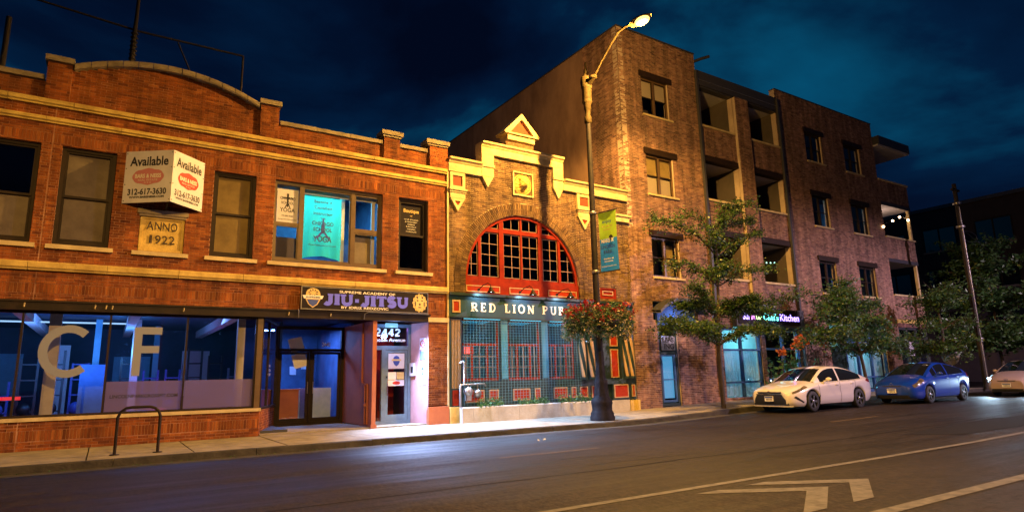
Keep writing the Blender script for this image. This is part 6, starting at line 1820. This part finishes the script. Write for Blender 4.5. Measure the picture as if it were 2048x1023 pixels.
def car(name, label, paint, S, loc, rz, scale, lights=False, cat="car"):
    """local x runs from nose (0) to tail; the nose points to -x in the world at rz = 0"""
    t = thing(name, label, cat, loc, rz)
    t.scale = (scale, scale, scale)
    Lc, xf, xr, Rw = S["L"], S["xf"], S["xr"], S["R"]
    Ra = Rw + .055
    def hw(x): return interp(x, S["hw"])
    def zlow(x):
        z = interp(x, S["low"])
        for xa in (xf, xr):
            d = abs(x - xa)
            if d < Ra: z = max(z, Rw + math.sqrt(Ra * Ra - d * d) - .02)
        return z
    xs_ = sorted(set([0, .02, .05, .1, .16, Lc, Lc - .02, Lc - .06, Lc - .12] + list(np.linspace(.2, Lc - .2, 56)) +
                     [xa + Ra * math.cos(a) for xa in (xf, xr) for a in np.linspace(0, math.pi, 15)] + [xa + s * (Ra + .004) for xa in (xf, xr) for s in (-1, 1)]))
    xs_ = [x for x in xs_ if 0 <= x <= Lc]
    def section(x):
        w, zl, zb, zt = hw(x), zlow(x), interp(x, S["belt"]), interp(x, S["top"])
        zm = max(zl + .03, zl + (zb - zl) * .45)
        cr_ = interp(x, S["crease"])
        pts = [(w * .90, zl), (w * .965, zl + (zm - zl) * .25), (w * .995, zl + (zm - zl) * .6), (w, zm), (w * (1 - .012 * cr_), zm + (zb - zm) * .45), (w * .985, zm + (zb - zm) * .72), (w * .955, zb),
               (w * .90, zb + (zt - zb) * .42), (w * .78, zb + (zt - zb) * .72), (w * .55, zb + (zt - zb) * .92), (w * .28, zt), (0, zt + .004)]
        return pts
    def nose(x, z, y):  # plan curvature at both ends is in hw; push the mid of the ends outwards
        return x
    secs = [section(x) for x in xs_]
    q = MB()
    def P(i, j, s, off=0.0):
        y, z = secs[i][j]
        return V((xs_[i], s * y, z))
    for s in (1, -1):
        rows = [[P(i, j, s) for j in range(12)] for i in range(len(xs_))]
        q.grid(rows if s > 0 else rows)
    f0 = [P(0, j, 1) for j in range(12)] + [P(0, j, -1) for j in range(10, -1, -1)]; q.face(f0)
    f1 = [P(len(xs_) - 1, j, 1) for j in range(12)] + [P(len(xs_) - 1, j, -1) for j in range(10, -1, -1)]; q.face(f1)
    # nose and tail bulge so the ends are not flat
    def bulge(p):
        x, y, z = p; out = x
        for c, k in ((0, -1), (Lc, 1)):
            d = abs(x - c)
            if d < .5:
                prof = 1 - ((z - S["nz"]) / .42) ** 2 if k < 0 else 1 - ((z - S["tz"]) / .5) ** 2
                out += k * S["bul"] * max(-.8, prof) * (1 - d / .5) ** 2 * (1 - .35 * (y / .9) ** 2)
        return (out, y, z)
    q.v = [bulge(p) for p in q.v]
    q.build("body", paint, t, local=True)
    def surf(x, jf, s, off):
        """point on the shell at station x and section parameter jf, pushed outwards by off"""
        sc_ = section(x); j = int(min(10, jf)); a = jf - j
        y = sc_[j][0] * (1 - a) + sc_[j + 1][0] * a; z = sc_[j][1] * (1 - a) + sc_[j + 1][1] * a
        dy = sc_[j + 1][0] - sc_[j][0]; dz = sc_[j + 1][1] - sc_[j][1]
        dw = (hw(x + .02) - hw(x - .02)) / .04 if .02 < x < Lc - .02 else 0
        n = V((-dw, dz, -dy)).normalized()
        p = bulge((x, y, z))
        return V((p[0] + n.x * off, s * (p[1] + n.y * off), p[2] + n.z * off))
    def patch(nm, m, uv, s, off=.006, nu=8, nv=4, thick=.0):
        """uv: four corners (x, j) -> bilinear patch laid on the shell"""
        q = MB(); rows = []
        (a, b, c, d) = uv
        for i in range(nu + 1):
            u_ = i / nu; row = []
            for k in range(nv + 1):
                v_ = k / nv
                x = (a[0] * (1 - u_) + b[0] * u_) * (1 - v_) + (d[0] * (1 - u_) + c[0] * u_) * v_
                jj = (a[1] * (1 - u_) + b[1] * u_) * (1 - v_) + (d[1] * (1 - u_) + c[1] * u_) * v_
                row.append(surf(x, jj, s, off))
            rows.append(row)
        q.grid(rows)
        return q.build(nm, m, t, local=True)
    # glasshouse
    xg = list(np.linspace(S["cowl"], S["deck"], 40))
    def gsec(x):
        zr = interp(x, S["roof"]); zb = interp(x, S["belt"]) - .03
        zr = max(zr, zb + .01)
        wb = hw(x) * .93; k = min(1.0, max(0.0, (zr - zb) / (S["H"] - zb)))
        wt = wb * (1 - (.27 * k))
        return [(wb, zb), (wb - (wb - wt) * .33, zb + (zr - .075 * k - zb) * .40), (wb - (wb - wt) * .72, zb + (zr - .075 * k - zb) * .80), (wt * 1.0, zr - .075 * k), (wt * .95, zr - .035 * k), (wt * .86, zr - .012 * k), (wt * .5, zr + .006), (0, zr + .012)]
    gs = [gsec(x) for x in xg]
    paintf, glassS, glassF, glassR = MB(), MB(), MB(), MB()
    for i in range(len(xg) - 1):
        xm = (xg[i] + xg[i + 1]) / 2
        for s in (1, -1):
            for j in range(7):
                quad = [V((xg[i], s * gs[i][j][0], gs[i][j][1])), V((xg[i + 1], s * gs[i + 1][j][0], gs[i + 1][j][1])), V((xg[i + 1], s * gs[i + 1][j + 1][0], gs[i + 1][j + 1][1])), V((xg[i], s * gs[i][j + 1][0], gs[i][j + 1][1]))]
                if j < 3:
                    tgt = glassS if S["side"][0] < xm < S["side"][1] else paintf
                elif j < 5: tgt = paintf
                else: tgt = glassF if xm < S["rf"] else glassR if xm > S["rr"] else paintf
                tgt.face(quad, smooth=True)
    def weld(mb):
        key = {}; nv = []; remap = []
        for p in mb.v:
            k = (round(p[0], 4), round(p[1], 4), round(p[2], 4))
            if k not in key: key[k] = len(nv); nv.append(p)
            remap.append(key[k])
        ff = []; 
        mi, sm = [], []
        for f, a, b in zip(mb.f, mb.mi, mb.sm):
            g = []
            for i in f:
                r = remap[i]
                if not g or g[-1] != r: g.append(r)
            if len(g) > 2 and g[0] == g[-1]: g.pop()
            if len(g) > 2: ff.append(tuple(g)); mi.append(a); sm.append(b)
        mb.v, mb.f, mb.mi, mb.sm = nv, ff, mi, sm
        return mb
    weld(paintf).build("roof", paint, t, local=True); weld(glassF).build("windscreen", "car_glass", t, local=True); weld(glassR).build("rear_window", "car_glass", t, local=True)
    weld(glassS).build("side_window", "car_glass", t, local=True)
    # pillars over the side glass
    q = MB()
    for xp, wp, lean in S["pillars"]:
        for s in (1, -1):
            rows = []
            for j in range(4):
                x = xp + lean * j / 3
                g0, g1 = gsec(x - wp / 2), gsec(x + wp / 2)
                rows.append([(x - wp / 2, s * (g0[j][0] + .008), g0[j][1]), (x + wp / 2, s * (g1[j][0] + .008), g1[j][1])])
            q.grid(rows)
    q.build("pillar", paint, t, local=True)
    # black sill line of the windows
    for s in (1, -1):
        q = MB(); q.tube([V((x, s * (gsec(x)[0][0] + .012), gsec(x)[0][1] + .03)) for x in np.linspace(S["side"][0] - .05, S["side"][1] + .05, 12)], .011, 5); q.build("waist_moulding", "chrome" if S.get("chrome") else "car_black", t, local=True)
    # wheels
    for xa in (xf, xr):
        for s in (1, -1):
            yw = hw(xa) - .105
            q = MB(); q.lathe([(Rw * .62, -.10), (Rw * .86, -.105), (Rw * .97, -.085), (Rw, -.05), (Rw, .05), (Rw * .97, .085), (Rw * .86, .105), (Rw * .66, .098), (Rw * .62, .06), (Rw * .62, -.10)], (xa, s * yw, Rw), 30, 'y', caps=False); w = q.build("wheel", "rubber", t, local=True)
            w.name = "wheel"
            q = MB(); q.lathe([(Rw * .70, .03 * s), (Rw * .70, .09 * s), (Rw * .655, .093 * s), (Rw * .62, .03 * s), (Rw * .70, .03 * s)], (xa, s * yw, Rw), 28, 'y', caps=False)
            for k in range(S["spokes"]):
                a = 2 * math.pi * k / S["spokes"]
                for da in (-.12, .12):
                    u = V((math.cos(a + da), 0, math.sin(a + da))); n_ = V((-u.z, 0, u.x))
                    q.obox(V((xa, s * (yw + .078), Rw)) + u * Rw * .36, u * Rw * .31, V((0, .012, 0)), n_ * Rw * .045)
            q.lathe([(.0, .10 * s), (.05, .098 * s), (.065, .07 * s)], (xa, s * yw, Rw), 14, 'y')
            r_ = q.build("rim", "alloy", w, local=True)
            q = MB(); q.lathe([(.0, .035 * s), (Rw * .62, .035 * s)], (xa, s * yw, Rw), 20, 'y'); q.build("brake_disc", "car_black", w, local=True)
            q = MB(); rows = []
            for a in np.linspace(-.25, math.pi + .25, 18): rows.append([(xa + (Ra - .006) * math.cos(a), s * (hw(xa) * .97), Rw - .02 + (Ra - .006) * math.sin(a)), (xa + (Ra - .006) * math.cos(a), s * (hw(xa) - .42), Rw - .02 + (Ra - .006) * math.sin(a))])
            q.grid(rows); q.face([r[1] for r in rows]); q.build("wheel_arch", "car_black", t, local=True)
    bx("underbody", "car_black", t, .35, Lc - .35, -.60, .60, .17, .30, local=True)
    # lamps, grille, plate, mirrors, handles, shut lines
    for s in (1, -1):
        hl = patch("headlight", "lamp_glass" if not lights else "lit_headlight", S["head"], s, .008)
        patch("tail_light", "tail_red", S["tail"], s, .008)
        if S.get("slot"): patch("bumper_slot", "car_black", S["slot"], s, .007, 8, 2)
        q = MB(); xm_, zm_ = S["mirror"]; yb = hw(xm_) * .93
        q.sphere((xm_ + .03, s * (yb + .14), zm_), .10, 12, 8, sc=(.62, 1.05, .72)); q.tube([(xm_, s * (yb - .03), zm_ - .06), (xm_ + .02, s * (yb + .10), zm_ - .03)], .022, 6)
        q.build("mirror", paint, t, local=True)
        for xh in S["handles"]:
            q = MB(); p = surf(xh, 5.2, s, .02); q.obox(p, (.085, 0, .0), (0, .012, 0), (0, 0, .013)); q.build("door_handle", paint, t, local=True)
        for xl in S["seams"]:
            patch("shut_line", "car_black", [(xl - .008, .6), (xl + .008, .6), (xl + .034, 6.1), (xl + .018, 6.1)], s, .003, 1, 12)
        patch("sill_trim", "car_black", [(xf + Ra + .02, .0), (xr - Ra - .02, .0), (xr - Ra - .02, .5), (xf + Ra + .02, .5)], s, .006, 8, 2)
    for prt in S["front"]:
        nm, m, pts, off = prt
        q = MB(); rows = []
        zs = pts
        # front patches given as rows of (z, halfwidth): wrapped round the nose
        for z, wdt in pts:
            row = []
            for k in range(17):
                y = -wdt + 2 * wdt * k / 16
                # find the station whose half width reaches |y|
                x = 0.0
                lo, hi = 0.0, .9
                for _ in range(22):
                    md = (lo + hi) / 2
                    if hw(md) * .965 < abs(y): lo = md
                    else: hi = md
                x = hi if hw(0) * .965 < abs(y) else 0.0
                b_ = bulge((x, abs(y), z))
                row.append((b_[0] - off, y, z))
            rows.append(row)
        q.grid(rows); q.build(nm, m, t, local=True)
    pz = S["plate"]; px_ = bulge((0, 0, pz))[0] - .035
    q = MB(); q.box(px_ - .01, px_ + .03, -.155, .155, pz - .08, pz + .08); pl_ = q.build("number_plate", "white", t, local=True)
    q = MB(); q.box(px_ - .014, px_ - .011, -.14, .14, pz + .025, pz + .07); q.build("plate_band", "blue_ink", pl_, local=True)
    q = MB(); 
    for k in range(5): q.box(px_ - .014, px_ - .011, -.11 + .045 * k, -.085 + .045 * k, pz - .05, pz + .01)
    q.build("plate_figures", "ink", pl_, local=True)
    ez = S["emblem"]; ex_ = bulge((0, 0, ez))[0] - .028
    q = MB(); q.tube([(ex_, .065 * math.cos(a), ez + .045 * math.sin(a)) for a in np.linspace(0, 2 * math.pi, 15)], .006, 5, caps=False); q.tube([(ex_, .022 * math.cos(a), ez + .042 * math.sin(a)) for a in np.linspace(0, 2 * math.pi, 11)], .005, 5, caps=False); q.build("emblem", "chrome", t, local=True)
    if lights:
        for s in (1, -1):
            p = surf((S["head"][0][0] + S["head"][2][0]) / 2, (S["head"][0][1] + S["head"][2][1]) / 2, s, .02)
            l_ = light("headlight_beam", 'SPOT', (0, 0, 0), 420, (.55, .78, 1.0), .06, spot=130, blend=.8)
            l_.parent = t; l_.location = p + V((-.06, 0, .0)); l_.rotation_euler = (V((-1, 0, -.18))).to_track_quat('-Z', 'Y').to_euler()
            q = MB(); q.sphere(p + V((.01, 0, 0)), .07, 12, 8, sc=(.4, 1, .7)); q.build("headlight_lens", emis("headlamp_glow", (.55, .85, 1.0), 14.0), t, local=True)
    return t
M["lamp_glass"] = mat("headlight_glass", (.22, .17, .10), .08, metal=.3, c2=(.05, .04, .03), nscale=9)
M["lit_headlight"] = emis("lit_headlight", (.5, .8, 1.0), 2.0)
M["tail_red"] = mat("tail_light_lens", (.22, .012, .012), .12)
M["pearl"] = mat("pearl_white_paint", (.60, .55, .55), .32, coat=.9, c2=(.58, .53, .53), nscale=2)
M["car_blue"] = mat("bright_blue_paint", (.004, .030, .30), .28, coat=1.0, c2=(.004, .028, .28), nscale=2)
M["car_silver"] = mat("warm_silver_paint", (.34, .25, .23), .35, metal=.2, coat=.8, c2=(.33, .245, .225), nscale=2)
SED = dict(L=4.85, H=1.46, xf=.98, xr=3.755, R=.335, cowl=1.22, deck=4.50, rf=2.02, rr=3.50, side=(1.55, 4.05), spokes=5, bul=.07, nz=.50, tz=.75,
  hw=[(0, .60), (.06, .70), (.18, .79), (.4, .865), (.8, .905), (1.4, .91), (3.6, .91), (4.2, .895), (4.6, .83), (4.78, .75), (4.85, .66)],
  low=[(0, .22), (.3, .19), (1.5, .20), (3.3, .20), (4.5, .23), (4.85, .32)],
  belt=[(0, .60), (.3, .68), (.8, .78), (1.4, .87), (2.4, .92), (3.5, .955), (4.2, .985), (4.85, .90)],
  top=[(0, .66), (.12, .74), (.4, .83), (.9, .92), (1.35, 1.0), (2.5, 1.0), (4.0, 1.04), (4.4, 1.10), (4.72, 1.10), (4.85, .99)],
  roof=[(1.22, .96), (1.6, 1.17), (2.0, 1.36), (2.4, 1.445), (2.8, 1.46), (3.2, 1.435), (3.6, 1.36), (4.0, 1.23), (4.5, 1.06)],
  crease=[(0, 0), (1.4, 1.2), (2.5, 3.0), (3.4, 1.2), (4.85, 0)],
  pillars=[(2.66, .09, .10)], head=[(.13, 5.2), (.78, 6.2), (.72, 7.4), (.12, 6.2)], tail=[(4.32, 5.6), (4.84, 5.2), (4.84, 7.0), (4.50, 6.8)],
  mirror=(1.78, 1.02), handles=(2.42, 3.36), seams=(1.36, 2.60, 3.55), plate=.44, emblem=.64, chrome=True, slot=[(.14, 3.7), (.46, 1.6), (.50, 2.0), (.20, 4.1)],
  front=[("grille", "car_black", [(.24, .66), (.34, .62), (.46, .54), (.57, .46)], .012), ("upper_grille", "car_black", [(.60, .42), (.66, .46)], .010), ("grille_bar", "chrome", [(.575, .50), (.592, .50)], .02), ("lower_lip", "pearl", [(.185, .74), (.215, .74)], .02)])
HAT = dict(L=4.45, H=1.49, xf=.92, xr=3.62, R=.315, cowl=.95, deck=4.36, rf=2.05, rr=3.05, side=(1.42, 3.95), spokes=5, bul=.09, nz=.50, tz=.80,
  hw=[(0, .56), (.06, .66), (.18, .75), (.4, .82), (.8, .855), (1.4, .862), (3.4, .862), (4.0, .84), (4.3, .78), (4.45, .68)],
  low=[(0, .22), (.3, .18), (1.5, .19), (3.2, .19), (4.1, .23), (4.45, .34)],
  belt=[(0, .60), (.3, .70), (.8, .83), (1.4, .93), (2.4, .98), (3.3, 1.02), (4.0, 1.05), (4.45, 1.0)],
  top=[(0, .68), (.12, .78), (.4, .89), (.8, 1.0), (1.2, 1.06), (2.5, 1.05), (4.0, 1.10), (4.3, 1.18), (4.45, 1.08)],
  roof=[(.95, .99), (1.4, 1.21), (1.9, 1.41), (2.3, 1.485), (2.6, 1.49), (3.0, 1.45), (3.5, 1.36), (4.0, 1.25), (4.36, 1.15)],
  crease=[(0, 0), (1.4, .5), (2.5, 1.2), (3.4, .5), (4.45, 0)],
  pillars=[(1.75, .06, .02), (2.55, .09, .08)], head=[(.12, 5.0), (.70, 6.3), (.62, 7.8), (.10, 6.6)], tail=[(4.10, 5.2), (4.43, 4.6), (4.43, 7.0), (4.22, 7.0)],
  mirror=(1.58, 1.06), handles=(2.35, 3.20), seams=(1.30, 2.48, 3.38), plate=.47, emblem=.70,
  front=[("grille", "car_black", [(.21, .58), (.32, .56)], .012), ("upper_grille", "car_black", [(.62, .30), (.655, .34)], .010), ("lower_lip", "car_black", [(.185, .66), (.205, .66)], .015)])
car("sedan", "pearl white four door sedan parked at the kerb before the shops", "pearl", SED, (18.62, -3.78, road_z(20.5)), 0.0, 1.0)
HAT2 = dict(HAT); 
car("hatchback", "bright blue hatchback parked behind the white sedan", "car_blue", HAT, (24.15, -4.95, road_z(26)), 0.0, .98)
car("hatchback", "pale pinkish hatchback with its headlights on at the right edge", "car_silver", HAT, (31.4, -5.9, road_z(33)), 0.0, .98, lights=True)
